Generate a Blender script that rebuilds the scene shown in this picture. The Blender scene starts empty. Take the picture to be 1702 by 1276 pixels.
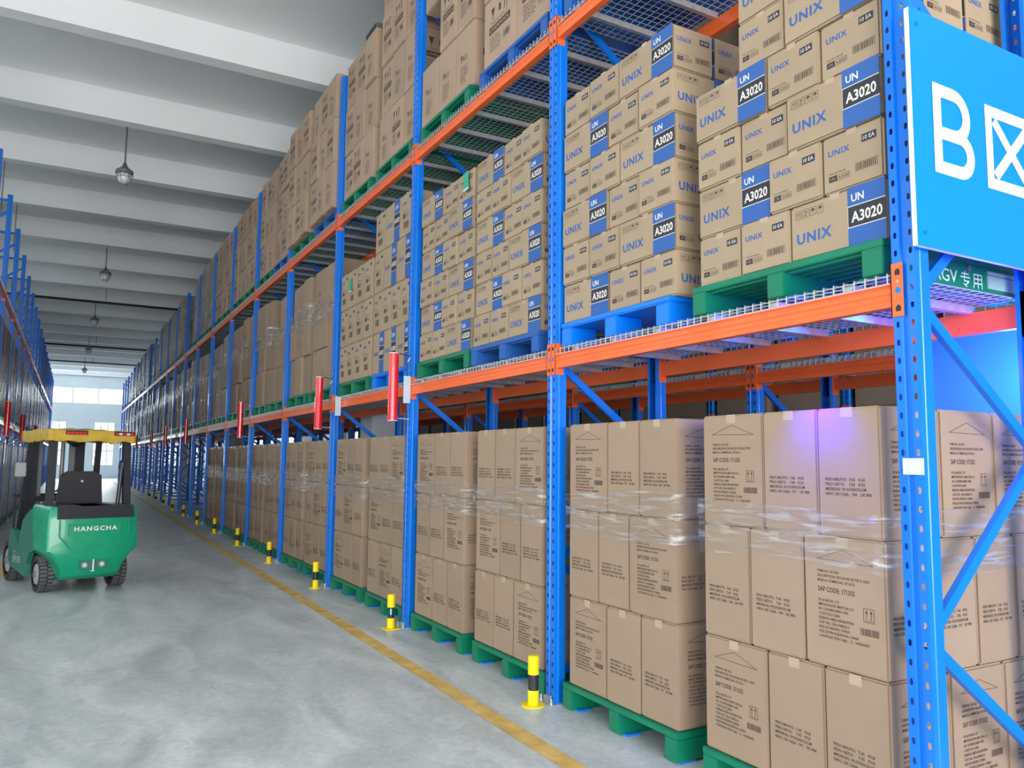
import bpy, bmesh, math, random
from mathutils import Vector, Matrix
random.seed(7)
SC = bpy.context.scene
COL = SC.collection
PI = math.pi

# ------------------------------------------------------------------ camera
F_PX = 1310.085
CAM = Vector((-2.80985, -1.85580, 1.56077))
YAW, PITCH, ROLL = 0.5072409, 0.0974156, 0.0105170
fw = Vector((math.sin(YAW)*math.cos(PITCH), math.cos(YAW)*math.cos(PITCH), math.sin(PITCH)))
r0 = Vector((math.cos(YAW), -math.sin(YAW), 0)); u0 = r0.cross(fw)
rt = r0*math.cos(ROLL) + u0*math.sin(ROLL); up = u0*math.cos(ROLL) - r0*math.sin(ROLL)
cd = bpy.data.cameras.new('camera'); cam = bpy.data.objects.new('camera', cd); COL.objects.link(cam)
cd.sensor_width = 36.0; cd.lens = 36.0*F_PX/1702.0; cd.clip_start = 0.05; cd.clip_end = 300
m = Matrix((rt, up, -fw)).transposed().to_4x4(); m.translation = CAM
cam.matrix_world = m
SC.camera = cam
# ------------------------------------------------------------------ world, light, exposure
SC.view_settings.view_transform = 'Standard'; SC.view_settings.look = 'None'
SC.view_settings.exposure = 0.0; SC.view_settings.gamma = 1.0; SC.view_settings.use_curve_mapping = False
w = bpy.data.worlds.new('overcast_sky'); SC.world = w; w.use_nodes = True
bg = w.node_tree.nodes['Background']; bg.inputs[0].default_value = (0.86, 0.94, 1.0, 1); bg.inputs[1].default_value = 2.4

def area(name, loc, direction, sx, sy, power, color):
    l = bpy.data.lights.new(name, 'AREA'); l.shape = 'RECTANGLE'; l.size = sx; l.size_y = sy
    l.energy = power; l.color = color
    o = bpy.data.objects.new(name, l); COL.objects.link(o); o.location = loc
    o.rotation_euler = Vector(direction).to_track_quat('-Z', 'Z').to_euler()
    return o
WX0, WX1, WY0, WY1, ZB, ZS = -9.0, 15.0, -9.0, 63.0, 7.42, 7.95     # room
area('daylight_dock_door', (-3.0, WY0-.8, 2.4), (0.10, 1, 0.30), 9.0, 5.0, 1500, (1.0, 0.98, 0.95))
area('daylight_left_front', (WX0-.8, -1.2, 2.4), (1, 0.30, 0.26), 10.0, 4.6, 500, (0.97, 0.99, 1.0))
for k, yy in enumerate((12.0, 26.0, 40.0, 54.0)):
    area('daylight_left_windows', (WX0-.7, yy, 4.6), (1, 0, 0.15), 12.0, 3.4, 260 if k < 2 else 40, (0.86, 0.93, 1.0))
for k, yy in enumerate((38.0, 52.0)):
    area('daylight_right_windows', (WX1+.8, yy, 3.0), (-1, 0, 0), 12.0, 4.5, 120, (0.86, 0.93, 1.0))
area('daylight_end_windows', (-2.2, WY1+.9, 4.0), (0, -1, 0), 14.0, 6.5, 5200, (0.9, 0.96, 1.0))

def lampobj(name, typ, loc, energy, color, **k):
    l = bpy.data.lights.new(name, typ); l.energy = energy; l.color = color
    for a, b in k.items(): setattr(l, a, b)
    o = bpy.data.objects.new(name, l); COL.objects.link(o); o.location = loc
    return o
lampobj('added_blue_board_light', 'POINT', (1.24, 0.30, 2.0), 22, (0.03, 0.24, 1.0), shadow_soft_size=0.05)  # added light without a fixture, makes the blue glow on the board
lampobj('added_blue_beam_light', 'POINT', (0.62, 0.30, 2.02), 20, (0.10, 0.0, 1.0), shadow_soft_size=0.05)  # added light without a fixture, tints the rear beam and wire deck
sp = lampobj('added_blue_carton_spot', 'SPOT', (-0.05, 0.49, 1.905), 42.0, (0.03, 0.0, 1.0), spot_size=2.0, spot_blend=1.0, shadow_soft_size=0.03)  # added spot without a fixture, for the blue patch on the near cartons
sp.rotation_euler = Vector((0.10, 0.0, -0.20)).to_track_quat('-Z', 'Y').to_euler()

# ------------------------------------------------------------------ materials
def mat(name, col, rough=0.6, metal=0.0, var=0.0, vscale=8.0, bump=0.0, bscale=40.0, spec=0.5, objvar=0.0, stretch=None, emit=None, estr=0.0, coat=0.0, col2=None):
    M = bpy.data.materials.new(name); M.use_nodes = True
    nt = M.node_tree; N = nt.nodes; L = nt.links
    b = N['Principled BSDF']
    b.inputs['Base Color'].default_value = (*col, 1); b.inputs['Roughness'].default_value = rough
    b.inputs['Metallic'].default_value = metal; b.inputs['Specular IOR Level'].default_value = spec
    b.inputs['Coat Weight'].default_value = coat
    tc = N.new('ShaderNodeTexCoord'); mp = N.new('ShaderNodeMapping'); L.new(tc.outputs['Object'], mp.inputs[0])
    if stretch: mp.inputs['Scale'].default_value = stretch
    if var > 0 or objvar > 0:
        nz = N.new('ShaderNodeTexNoise'); nz.inputs['Scale'].default_value = vscale; nz.inputs['Detail'].default_value = 5
        L.new(mp.outputs[0], nz.inputs['Vector'])
        mr = N.new('ShaderNodeMapRange'); L.new(nz.outputs['Fac'], mr.inputs[0])
        mr.inputs[1].default_value = .3; mr.inputs[2].default_value = .7
        mr.inputs[3].default_value = 1-var; mr.inputs[4].default_value = 1+var
        last = mr.outputs[0]
        if objvar > 0:
            oi = N.new('ShaderNodeObjectInfo'); m2 = N.new('ShaderNodeMapRange'); L.new(oi.outputs['Random'], m2.inputs[0])
            m2.inputs[3].default_value = 1-objvar; m2.inputs[4].default_value = 1+objvar
            mm = N.new('ShaderNodeMath'); mm.operation = 'MULTIPLY'; L.new(last, mm.inputs[0]); L.new(m2.outputs[0], mm.inputs[1]); last = mm.outputs[0]
        if col2:
            mx = N.new('ShaderNodeMix'); mx.data_type = 'RGBA'
            L.new(nz.outputs['Fac'], mx.inputs[0]); mx.inputs[6].default_value = (*col, 1); mx.inputs[7].default_value = (*col2, 1)
            src = mx.outputs[2]
        else:
            rgb = N.new('ShaderNodeRGB'); rgb.outputs[0].default_value = (*col, 1); src = rgb.outputs[0]
        vm = N.new('ShaderNodeVectorMath'); vm.operation = 'SCALE'; L.new(src, vm.inputs[0]); L.new(last, vm.inputs['Scale'])
        L.new(vm.outputs[0], b.inputs['Base Color'])
    if bump > 0:
        n2 = N.new('ShaderNodeTexNoise'); n2.inputs['Scale'].default_value = bscale; L.new(mp.outputs[0], n2.inputs['Vector'])
        bp = N.new('ShaderNodeBump'); bp.inputs['Strength'].default_value = bump; bp.inputs['Distance'].default_value = 0.01
        L.new(n2.outputs['Fac'], bp.inputs['Height']); L.new(bp.outputs[0], b.inputs['Normal'])
    if emit:
        b.inputs['Emission Color'].default_value = (*emit, 1); b.inputs['Emission Strength'].default_value = estr
    return M
CARD = mat('cardboard', (0.345, 0.244, 0.168), .62, var=.05, vscale=3, objvar=.06, bump=.08, bscale=6, spec=.35)
CARDU = mat('cardboard_pale', (0.40, 0.298, 0.196), .62, var=.05, vscale=4, objvar=.05, bump=.08, bscale=8, spec=.35)
CARDL = mat('cardboard_reddish', (0.45, 0.315, 0.225), .68, var=.05, vscale=3, objvar=.06, spec=.3)
CARDG = mat('cardboard_dull', (0.36, 0.285, 0.225), .55, var=.08, vscale=3, objvar=.16, spec=.5)
SEAM = mat('carton_edge_light', (0.62, 0.47, 0.33), .45)  # paler colour stands for light caught on the upright carton edges
EDGELITD = mat('carton_edge_light_dull', (0.50, 0.41, 0.33), .45)  # same painted edge light for the dull cartons
INK = mat('print_ink', (0.075, 0.045, 0.035), .7)
UBLUE = mat('print_blue', (0.03, 0.115, 0.38), .5)
UBLACK = mat('print_black', (0.03, 0.028, 0.035), .5)
UWHITE = mat('print_white', (0.80, 0.76, 0.70), .5)
TAPE = mat('packing_tape', (0.48, 0.355, 0.245), .25, spec=.7)
PBLUE = mat('rack_blue_paint', (0.0, 0.170, 0.72), .33, var=.06, vscale=2, spec=.5, coat=.2)
PORANGE = mat('beam_orange_paint', (0.90, 0.145, 0.028), .36, var=.06, vscale=2, coat=.1)
GALV = mat('galvanised_steel', (0.50, 0.53, 0.55), .38, metal=.6, var=.12, vscale=25)
WIRE = mat('galvanised_wire', (0.62, 0.64, 0.64), .35, metal=.45)
PGREEN = mat('pallet_green', (0.0, 0.185, 0.095), .42, var=.08, vscale=5, spec=.5)
PBLUEW = mat('pallet_blue', (0.018, 0.11, 0.40), .45, var=.08, vscale=5)
PLBLUE = mat('plastic_blue', (0.0, 0.20, 0.86), .35, var=.03, vscale=5)
PADB = mat('pad_blue', (0.01, 0.20, 0.72), .5)
YEL = mat('bollard_yellow', (0.95, 0.70, 0.0), .35)
BLK = mat('black_rubber', (0.02, 0.02, 0.024), .5)
DARK = mat('black_paint', (0.016, 0.018, 0.026), .4)
RED = mat('red_marker', (0.80, 0.012, 0.02), .18, coat=.5)
WHITE = mat('white_plate', (0.62, 0.63, 0.70), .5)
SIGNB = mat('sign_blue', (0.0, 0.235, 0.93), .32)
SIGNW = mat('sign_white', (0.82, 0.87, 0.93), .5)
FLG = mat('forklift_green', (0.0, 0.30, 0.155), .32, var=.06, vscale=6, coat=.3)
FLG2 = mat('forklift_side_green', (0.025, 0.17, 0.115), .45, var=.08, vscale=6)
TARP = mat('yellow_tarpaulin', (0.52, 0.34, 0.035), .6, var=.12, vscale=9)
TIRE = mat('tyre_grey', (0.10, 0.10, 0.105), .8)
HUB = mat('hub_grey', (0.36, 0.36, 0.38), .5)
GLASSY = mat('lamp_glass', (0.75, 0.78, 0.80), .12, spec=.9)
GREYM = mat('grey_metal', (0.22, 0.22, 0.23), .45, metal=.4)
GRNLBL = mat('green_label', (0.03, 0.42, 0.22), .5)
CONC = mat('ceiling_paint', (0.84, 0.85, 0.855), .75, var=.035, vscale=.6, bump=.05, bscale=3)
WALL = mat('wall_paint', (0.70, 0.74, 0.76), .7, var=.03, vscale=.8)
PANELM = mat('blue_glow_board', (0.06, 0.30, 0.85), .5)  # blue light of the glow partly put into the base colour
DGREEN = mat('dark_green_board', (0.004, 0.05, 0.06), .3)
PALEG = mat('pale_green_board', (0.30, 0.48, 0.42), .4)
FRAMEM = mat('window_frame_paint', (0.55, 0.58, 0.6), .5)
LINEY = mat('worn_yellow_paint', (0.72, 0.42, 0.05), .6, var=.22, vscale=7, col2=(0.60, 0.47, 0.20))

def floor_material():
    M = bpy.data.materials.new('polished_concrete'); M.use_nodes = True
    nt = M.node_tree; N = nt.nodes; L = nt.links; b = N['Principled BSDF']
    tc = N.new('ShaderNodeTexCoord')
    n1 = N.new('ShaderNodeTexNoise'); n1.inputs['Scale'].default_value = .8; n1.inputs['Detail'].default_value = 8; n1.inputs['Distortion'].default_value = 1.4
    mp = N.new('ShaderNodeMapping'); mp.inputs['Scale'].default_value = (2.2, .8, 1)
    L.new(tc.outputs['Object'], mp.inputs[0]); L.new(mp.outputs[0], n1.inputs[0])
    n2 = N.new('ShaderNodeTexNoise'); n2.inputs['Scale'].default_value = 11; n2.inputs['Detail'].default_value = 6; n2.inputs['Distortion'].default_value = 2
    L.new(tc.outputs['Object'], n2.inputs[0])
    cr = N.new('ShaderNodeValToRGB'); e = cr.color_ramp.elements
    e[0].position = .3; e[0].color = (0.42, 0.46, 0.465, 1); e[1].position = .72; e[1].color = (0.68, 0.715, 0.71, 1)
    L.new(n1.outputs[0], cr.inputs[0])
    c2 = N.new('ShaderNodeValToRGB'); e = c2.color_ramp.elements
    e[0].position = .3; e[0].color = (0.86, 0.86, 0.87, 1); e[1].position = .7; e[1].color = (1.08, 1.08, 1.07, 1)
    L.new(n2.outputs[0], c2.inputs[0])
    mx = N.new('ShaderNodeMix'); mx.data_type = 'RGBA'; mx.blend_type = 'MULTIPLY'; mx.inputs[0].default_value = 1
    L.new(cr.outputs[0], mx.inputs[6]); L.new(c2.outputs[0], mx.inputs[7])
    L.new(mx.outputs[2], b.inputs['Base Color'])
    mr = N.new('ShaderNodeMapRange'); mr.inputs[3].default_value = .28; mr.inputs[4].default_value = .6
    L.new(n1.outputs[0], mr.inputs[0]); L.new(mr.outputs[0], b.inputs['Roughness'])
    return M
FLOORM = floor_material()

def film_material():
    M = bpy.data.materials.new('stretch_film'); M.use_nodes = True
    nt = M.node_tree; N = nt.nodes; L = nt.links; N.remove(N['Principled BSDF']); out = N['Material Output']
    tc = N.new('ShaderNodeTexCoord'); mp = N.new('ShaderNodeMapping'); mp.inputs['Scale'].default_value = (2.6, 2.6, 26.0)
    mp.inputs['Rotation'].default_value = (0.05, 0, 0)
    L.new(tc.outputs['Object'], mp.inputs[0])
    nz = N.new('ShaderNodeTexNoise'); nz.inputs['Scale'].default_value = 1.6; nz.inputs['Detail'].default_value = 7; nz.inputs['Distortion'].default_value = .7
    L.new(mp.outputs[0], nz.inputs[0])
    mr = N.new('ShaderNodeMapRange'); mr.inputs[1].default_value = .50; mr.inputs[2].default_value = .80; mr.inputs[3].default_value = .06; mr.inputs[4].default_value = .9
    L.new(nz.outputs[0], mr.inputs[0])
    tr = N.new('ShaderNodeBsdfTransparent'); tr.inputs[0].default_value = (.97, .97, .97, 1)
    gl = N.new('ShaderNodeBsdfGlossy'); gl.inputs['Roughness'].default_value = .14; gl.inputs[0].default_value = (.9, .9, .92, 1)
    df = N.new('ShaderNodeBsdfDiffuse'); df.inputs[0].default_value = (.80, .79, .79, 1)
    bp = N.new('ShaderNodeBump'); bp.inputs['Strength'].default_value = .9; bp.inputs['Distance'].default_value = .03
    L.new(nz.outputs[0], bp.inputs['Height']); L.new(bp.outputs[0], gl.inputs['Normal'])
    m1 = N.new('ShaderNodeMixShader'); m1.inputs[0].default_value = .42; L.new(gl.outputs[0], m1.inputs[1]); L.new(df.outputs[0], m1.inputs[2])
    m2 = N.new('ShaderNodeMixShader'); L.new(mr.outputs[0], m2.inputs[0]); L.new(tr.outputs[0], m2.inputs[1]); L.new(m1.outputs[0], m2.inputs[2])
    L.new(m2.outputs[0], out.inputs[0])
    return M
FILM = film_material()
def pane_material():
    M = bpy.data.materials.new('window_glass'); M.use_nodes = True
    nt = M.node_tree; N = nt.nodes; L = nt.links; N.remove(N['Principled BSDF']); out = N['Material Output']
    tr = N.new('ShaderNodeBsdfTransparent'); tr.inputs[0].default_value = (.95, .98, .98, 1)
    gl = N.new('ShaderNodeBsdfGlossy'); gl.inputs['Roughness'].default_value = .05
    m1 = N.new('ShaderNodeMixShader'); m1.inputs[0].default_value = .06
    L.new(tr.outputs[0], m1.inputs[1]); L.new(gl.outputs[0], m1.inputs[2]); L.new(m1.outputs[0], out.inputs[0])
    return M
PANE = pane_material()

# ------------------------------------------------------------------ mesh helpers
class MB:
    def __init__(s): s.v = []; s.f = []; s.mi = []; s.mats = []
    def m(s, mt):
        if mt not in s.mats: s.mats.append(mt)
        return s.mats.index(mt)
    def add(s, vs, fs, mt):
        k = len(s.v); i = s.m(mt); s.v += [tuple(a) for a in vs]
        for f in fs: s.f.append([k+a for a in f]); s.mi.append(i)
    def box(s, a, b, mt):
        x0, y0, z0 = a; x1, y1, z1 = b
        s.add([(x0,y0,z0),(x1,y0,z0),(x1,y1,z0),(x0,y1,z0),(x0,y0,z1),(x1,y0,z1),(x1,y1,z1),(x0,y1,z1)],
              [(3,2,1,0),(4,5,6,7),(0,1,5,4),(1,2,6,5),(2,3,7,6),(3,0,4,7)], mt)
    def bbox(s, a, b, mt, bev=.006, edge=None):       # bevelled box
        bm = bmesh.new(); bmesh.ops.create_cube(bm, size=1)
        c = [(a[i]+b[i])/2 for i in range(3)]; d = [b[i]-a[i] for i in range(3)]
        for v in bm.verts: v.co = Vector((c[i]+v.co[i]*d[i] for i in range(3)))
        bmesh.ops.bevel(bm, geom=list(bm.edges), offset=bev, segments=2, affect='EDGES')
        bm.verts.index_update(); bm.normal_update()
        if edge is None: s.add([v.co for v in bm.verts], [[v.index for v in f.verts] for f in bm.faces], mt)
        else:      # edge light painted along the upright edges
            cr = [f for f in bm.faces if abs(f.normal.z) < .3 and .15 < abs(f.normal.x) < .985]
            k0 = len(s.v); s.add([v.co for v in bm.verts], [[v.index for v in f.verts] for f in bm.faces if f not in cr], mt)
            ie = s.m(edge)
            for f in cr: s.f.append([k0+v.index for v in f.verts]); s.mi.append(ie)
        bm.free()
    def bar(s, p, q, wd, ht, mt, upv=(0,0,1)):   # rectangular bar p->q
        p = Vector(p); q = Vector(q); d = (q-p).normalized(); u = Vector(upv)
        a = d.cross(u)
        if a.length < 1e-4: a = d.cross(Vector((1,0,0)))
        a.normalize(); b = a.cross(d).normalized(); a *= wd/2; b *= ht/2
        vs = [p-a-b, p+a-b, p+a+b, p-a+b, q-a-b, q+a-b, q+a+b, q-a+b]
        s.add(vs, [(0,1,2,3),(7,6,5,4),(0,4,5,1),(1,5,6,2),(2,6,7,3),(3,7,4,0)], mt)
    def tube(s, pts, r, mt, n=8, caps=True):
        pts = [Vector(p) for p in pts]; rr = r if isinstance(r, (list, tuple)) else [r]*len(pts)
        rings = []
        prev = None
        for i, p in enumerate(pts):
            d = ((pts[min(i+1, len(pts)-1)] - pts[max(i-1, 0)])).normalized()
            a = d.cross(Vector((0,0,1)) if abs(d.z) < .9 else Vector((1,0,0))).normalized()
            if prev is not None and a.dot(prev) < 0: a = -a
            prev = a; b = d.cross(a)
            rings.append([p + (a*math.cos(2*PI*k/n) + b*math.sin(2*PI*k/n))*rr[i] for k in range(n)])
        vs = [v for ring in rings for v in ring]; fs = []
        for i in range(len(pts)-1):
            for k in range(n): fs.append((i*n+k, i*n+(k+1) % n, (i+1)*n+(k+1) % n, (i+1)*n+k))
        if caps: fs.append(list(range(n))[::-1]); fs.append([(len(pts)-1)*n+k for k in range(n)])
        s.add(vs, fs, mt)
    def prism(s, poly, y0, y1, mt, axis='y'):     # poly in (x,z) extruded along y ; axis x: poly in (y,z)
        n = len(poly)
        def P(a, b, t): return (a, t, b) if axis == 'y' else ((t, a, b) if axis == 'x' else (a, b, t))
        vs = [P(a, b, y0) for a, b in poly] + [P(a, b, y1) for a, b in poly]
        s.add(vs, [list(range(n))[::-1], [n+i for i in range(n)]] + [(i, (i+1) % n, n+(i+1) % n, n+i) for i in range(n)], mt)
    def mesh(s, name, smooth=False):
        me = bpy.data.meshes.new(name); me.from_pydata(s.v, [], s.f)
        for mt in s.mats: me.materials.append(mt)
        me.polygons.foreach_set('material_index', s.mi)
        if smooth: me.polygons.foreach_set('use_smooth', [True]*len(s.f))
        me.update(); return me
def smooth_angle(me, ang=35):
    bm = bmesh.new(); bm.from_mesh(me); bmesh.ops.remove_doubles(bm, verts=bm.verts, dist=1e-5); bmesh.ops.recalc_face_normals(bm, faces=bm.faces)
    for f in bm.faces: f.smooth = True
    for e in bm.edges:
        if len(e.link_faces) == 2 and e.calc_face_angle(0) > math.radians(ang): e.smooth = False
    bm.to_mesh(me); bm.free()

def link(name, data, parent=None, loc=(0,0,0), rz=0):
    o = bpy.data.objects.new(name, data); COL.objects.link(o); o.location = loc; o.rotation_euler = (0,0,rz)
    if parent: o.parent = parent
    return o
def tag(o, label, cat, group=None, kind=None):
    o['label'] = label; o['category'] = cat
    if group: o['group'] = group
    if kind: o['kind'] = kind
    return o
def struct(name, mb, mats=None):
    o = link(name, mb.mesh(name)); o['kind'] = 'structure'; return o
ORD = ['first','second','third','fourth','fifth','sixth','seventh','eighth','ninth','tenth','eleventh','twelfth','thirteenth','fourteenth','fifteenth','sixteenth','seventeenth','eighteenth','nineteenth','twentieth','twenty-first','twenty-second','twenty-third','twenty-fourth']

# text -> flat polygons (cached)
_tc = {}
def text_geo(txt, bold=0.0, res=2, space=1.0, line=1.0):
    key = (txt, bold, res, space, line)
    if key in _tc: return _tc[key]
    cu = bpy.data.curves.new('t', 'FONT'); cu.body = txt; cu.size = 1.0; cu.offset = bold; cu.resolution_u = res
    cu.space_character = space; cu.space_line = line; cu.fill_mode = 'FRONT'
    o = bpy.data.objects.new('t', cu); COL.objects.link(o); bpy.context.view_layer.update()
    dg = bpy.context.evaluated_depsgraph_get(); e = o.evaluated_get(dg); me = e.to_mesh()
    vs = [(v.co.x, v.co.y) for v in me.vertices]; fs = [list(p.vertices) for p in me.polygons]
    e.to_mesh_clear(); bpy.data.objects.remove(o); bpy.data.curves.remove(cu)
    x0 = min(v[0] for v in vs); y0 = min(v[1] for v in vs); x1 = max(v[0] for v in vs); y1 = max(v[1] for v in vs)
    vs = [((a-x0)/(x1-x0), (b-y0)/(y1-y0)) for a, b in vs]
    _tc[key] = (vs, fs); return _tc[key]

class Face:
    """draws marks on a flat face: u to the right, v up, both in metres from the lower left corner"""
    def __init__(s, mb, origin, U, V, Nn):
        s.mb = mb; s.o = Vector(origin); s.U = Vector(U); s.V = Vector(V); s.N = Vector(Nn)
    def pt(s, u, v, e=.0008): return s.o + s.U*u + s.V*v + s.N*e
    def text(s, t, u, v, wd, ht, mt, e=.0010, **k):
        vs, fs = text_geo(t, **k)
        s.mb.add([s.pt(u+a*wd, v+b*ht, e) for a, b in vs], fs, mt)
    def rect(s, u, v, wd, ht, mt, e=.0008):
        s.mb.add([s.pt(u, v, e), s.pt(u+wd, v, e), s.pt(u+wd, v+ht, e), s.pt(u, v+ht, e)], [(0,1,2,3)], mt)
    def frame(s, u, v, wd, ht, t, mt, e=.0009):
        s.rect(u, v, wd, t, mt, e); s.rect(u, v+ht-t, wd, t, mt, e); s.rect(u, v+t, t, ht-2*t, mt, e); s.rect(u+wd-t, v+t, t, ht-2*t, mt, e)
    def line(s, a, b, t, mt, e=.0009):
        a = Vector(a); b = Vector(b); d = (b-a).normalized(); n = Vector((-d.y, d.x))*t/2
        s.mb.add([s.pt(*(a-n), e), s.pt(*(b-n), e), s.pt(*(b+n), e), s.pt(*(a+n), e)], [(0,1,2,3)], mt)
    def poly(s, pts, mt, e=.0009): s.mb.add([s.pt(a, b, e) for a, b in pts], [list(range(len(pts)))], mt)
    def bars(s, u, v, wd, ht, mt, n=14):
        rnd = random.Random(3)
        x = 0
        while x < wd-.002:
            t = wd/n*rnd.uniform(.25, .7); s.rect(u+x, v, t, ht, mt); x += t + wd/n*rnd.uniform(.25, .6)
ITEM = "ITEM NO.: BY-022\nDESCRIPCION: SECADOR DE PELO 220V\nMARCA COMERCIAL: RYACA"
PO = "PO #: M-2021-175\nIMPORTADOR: MAYCAR S.A.\nAV. CHORROARIN 1002\nC1427CXU-CABA\nBUENOS AIRES-ARGENTINA\nCUIT NO.: 30-61286023-2\nPAIS DE ORIGEN: CHINA\nPAIS DE PROCEDENCIA: CHINA\nCANTIDAD POR CAJA:   12   UNIDADES"
def draw_T(f, wd, ht):
    s = wd/.39; h = ht/.547
    f.line((.07*s,.447*h), (.20*s,.492*h), .0022, INK); f.line((.20*s,.492*h), (.335*s,.442*h), .0022, INK); f.line((.07*s,.447*h), (.335*s,.442*h), .0022, INK)
    f.text(ITEM, .072*s, .352*h, .245*s, .050*h, INK, bold=.012, line=1.25)
    f.text("SAP CODE: 171332", .074*s, .310*h, .175*s, .021*h, INK, bold=.018)
    f.text(PO, .074*s, .115*h, .235*s, .165*h, INK, bold=.012, line=1.2)
    f.frame(.285*s, .215*h, .048*s, .056*h, .0022, INK)
    for a in (.299, .319):
        f.rect(a*s-.0012, .226*h, .0026, .034*h, INK); f.poly([((a-.006)*s, .252*h), ((a+.006)*s, .252*h), (a*s, .266*h)], INK)
    f.rect(.291*s, .221*h, .036*s, .002, INK)
    f.bars(.27*s, .162*h, .085*s, .028*h, INK)
_pn = [0]
def draw_P(f, wd, ht, n='791'):
    s = wd/.30; h = ht/.547
    f.text("PESO BRUTO:  7.65   KGS\nPESO NETO:    7.05   KGS\nMEDIDAS: 39.5X30X55CM\nNRO. DE CAJA:  %s   DE 900" % n, .04*s, .17*h, .215*s, .078*h, INK, bold=.016, line=1.2)
def draw_US(f, wd, ht):      # small end of the pale cartons
    s = wd/.31; h = ht/.262
    f.text("UNIX", .035*s, .165*h, .110*s, .028*h, UBLUE, bold=.025, res=2, space=1.12)
    f.rect(.205*s, .178*h, .072*s, .034*h, UBLACK); f.text("10 EA", .213*s, .186*h, .056*s, .018*h, UWHITE, bold=.0, e=.0016)
    f.text("(Fully) MFC DRONE", .036*s, .082*h, .085*s, .009*h, INK)
    f.frame(.036*s, .050*h, .105*s, .026*h, .0016, INK); f.rect(.036*s, .050*h, .042*s, .026*h, UBLACK); f.text("UN", .044*s, .056*h, .024*s, .014*h, CARDU, e=.0016); f.text("A3020", .084*s, .056*h, .052*s, .013*h, INK)
    f.frame(.172*s, .062*h, .108*s, .034*h, .002, INK); f.bars(.178*s, .066*h, .096*s, .026*h, INK, 10)
def draw_UL(f, wd, ht):      # long side of the pale cartons, blue banner on the right
    s = wd/.50; h = ht/.262
    for k in range(4):
        u = (.035+.040*k)*s; f.frame(u, .195*h, .034*s, .038*h, .0016, INK)
        if k == 0:
            for a in (.011, .023): f.rect(u+a*s-.001, .203*h, .002, .020*h, INK); f.poly([(u+(a-.004)*s, .217*h), (u+(a+.004)*s, .217*h), (u+a*s, .226*h)], INK)
        elif k == 1:
            f.line((u+.010*s, .222*h), (u+.024*s, .222*h), .003, INK); f.line((u+.024*s, .222*h), (u+.011*s, .204*h), .003, INK); f.line((u+.010*s, .203*h), (u+.025*s, .203*h), .002, INK)
        else:
            f.poly([(u+.006*s, .216*h), (u+.028*s, .216*h), (u+.022*s, .227*h), (u+.012*s, .227*h)], INK); f.rect(u+.016*s, .202*h, .002, .016*h, INK)
    f.text("UNIX", .040*s, .075*h, .190*s, .050*h, UBLUE, bold=.03, space=1.15)
    f.rect(.315*s, .0, .183*s, ht, UBLUE, e=.0006); f.rect(.315*s, .085*h, .183*s, .095*h, UWHITE, e=.0010); f.rect(.317*s, .0885*h, .181*s, .088*h, UBLACK, e=.0014)
    f.text("UN", .335*s, .196*h, .062*s, .034*h, UWHITE, bold=.02, e=.0018); f.text("A3020", .333*s, .105*h, .150*s, .048*h, UWHITE, bold=.022, e=.0022)
def draw_VS(f, wd, ht):      # upright boxes, narrow
    s = wd/.28; h = ht/.45
    f.text("UNIX", .05*s, .33*h, .08*s, .03*h, UBLUE, bold=.02); f.rect(.19*s, .37*h, .045*s, .03*h, UBLACK)
    f.text("MODEL NO", .06*s, .255*h, .10*s, .012*h, INK); f.rect(.06*s, .19*h, .045*s, .045*h, UBLACK); f.frame(.06*s, .19*h, .12*s, .045*h, .002, INK); f.text("A3020", .115*s, .20*h, .055*s, .022*h, INK)
    f.bars(.07*s, .08*h, .12*s, .07*h, INK, 9)
def draw_VL(f, wd, ht):
    s = wd/.37; h = ht/.45
    f.text("UNIX", .03*s, .20*h, .15*s, .045*h, UBLUE, bold=.022)
    f.rect(.215*s, 0, .135*s, ht, UBLUE, e=.0006); f.rect(.215*s, .15*h, .135*s, .15*h, UWHITE, e=.001); f.rect(.217*s, .154*h, .132*s, .142*h, UBLACK, e=.0014)
    f.text("UN", .24*s, .345*h, .07*s, .045*h, UWHITE, bold=.02, e=.0018); f.text("A3020", .225*s, .20*h, .115*s, .05*h, UWHITE, bold=.022, e=.002)
def draw_LV(f, wd, ht):      # department store carton
    s = wd/.42; h = ht/.60
    u = .10*s
    f.poly([(u, .50*h), (u+.05*s, .50*h), (u+.04*s, .46*h), (u+.03*s, .435*h), (u+.03*s, .40*h), (u+.022*s, .40*h), (u+.022*s, .435*h), (u+.01*s, .46*h)], INK)
    f.poly([(u+.10*s, .43*h), (u+.13*s, .43*h), (u+.13*s, .49*h), (u+.10*s, .49*h)], INK)
    for a in (.17, .20): f.rect(u+a*s, .42*h, .010*s, .065*h, INK); f.poly([(u+(a-.008)*s, .48*h), (u+(a+.018)*s, .48*h), (u+(a+.005)*s, .51*h)], INK)
    f.rect(u+.16*s, .405*h, .06*s, .006*h, INK)
    f.text("MUNDO MAKE UP", .10*s, .365*h, .22*s, .018*h, INK)
    f.rect(.075*s, .285*h, .275*s, .062*h, INK); f.text("LIVERPOOL", .088*s, .300*h, .25*s, .032*h, CARDL, bold=.012, e=.0016)
    f.text("PEDIDO: 1002357\nPROVEEDOR: 004821\nDEPTO: 302  SECC: 14\nCANTIDAD: 12 PZAS\nHECHO EN CHINA", .085*s, .13*h, .15*s, .125*h, INK, line=1.15)
    f.frame(.26*s, .15*h, .09*s, .09*h, .002, INK); f.bars(.267*s, .165*h, .076*s, .055*h, INK, 9)
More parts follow.
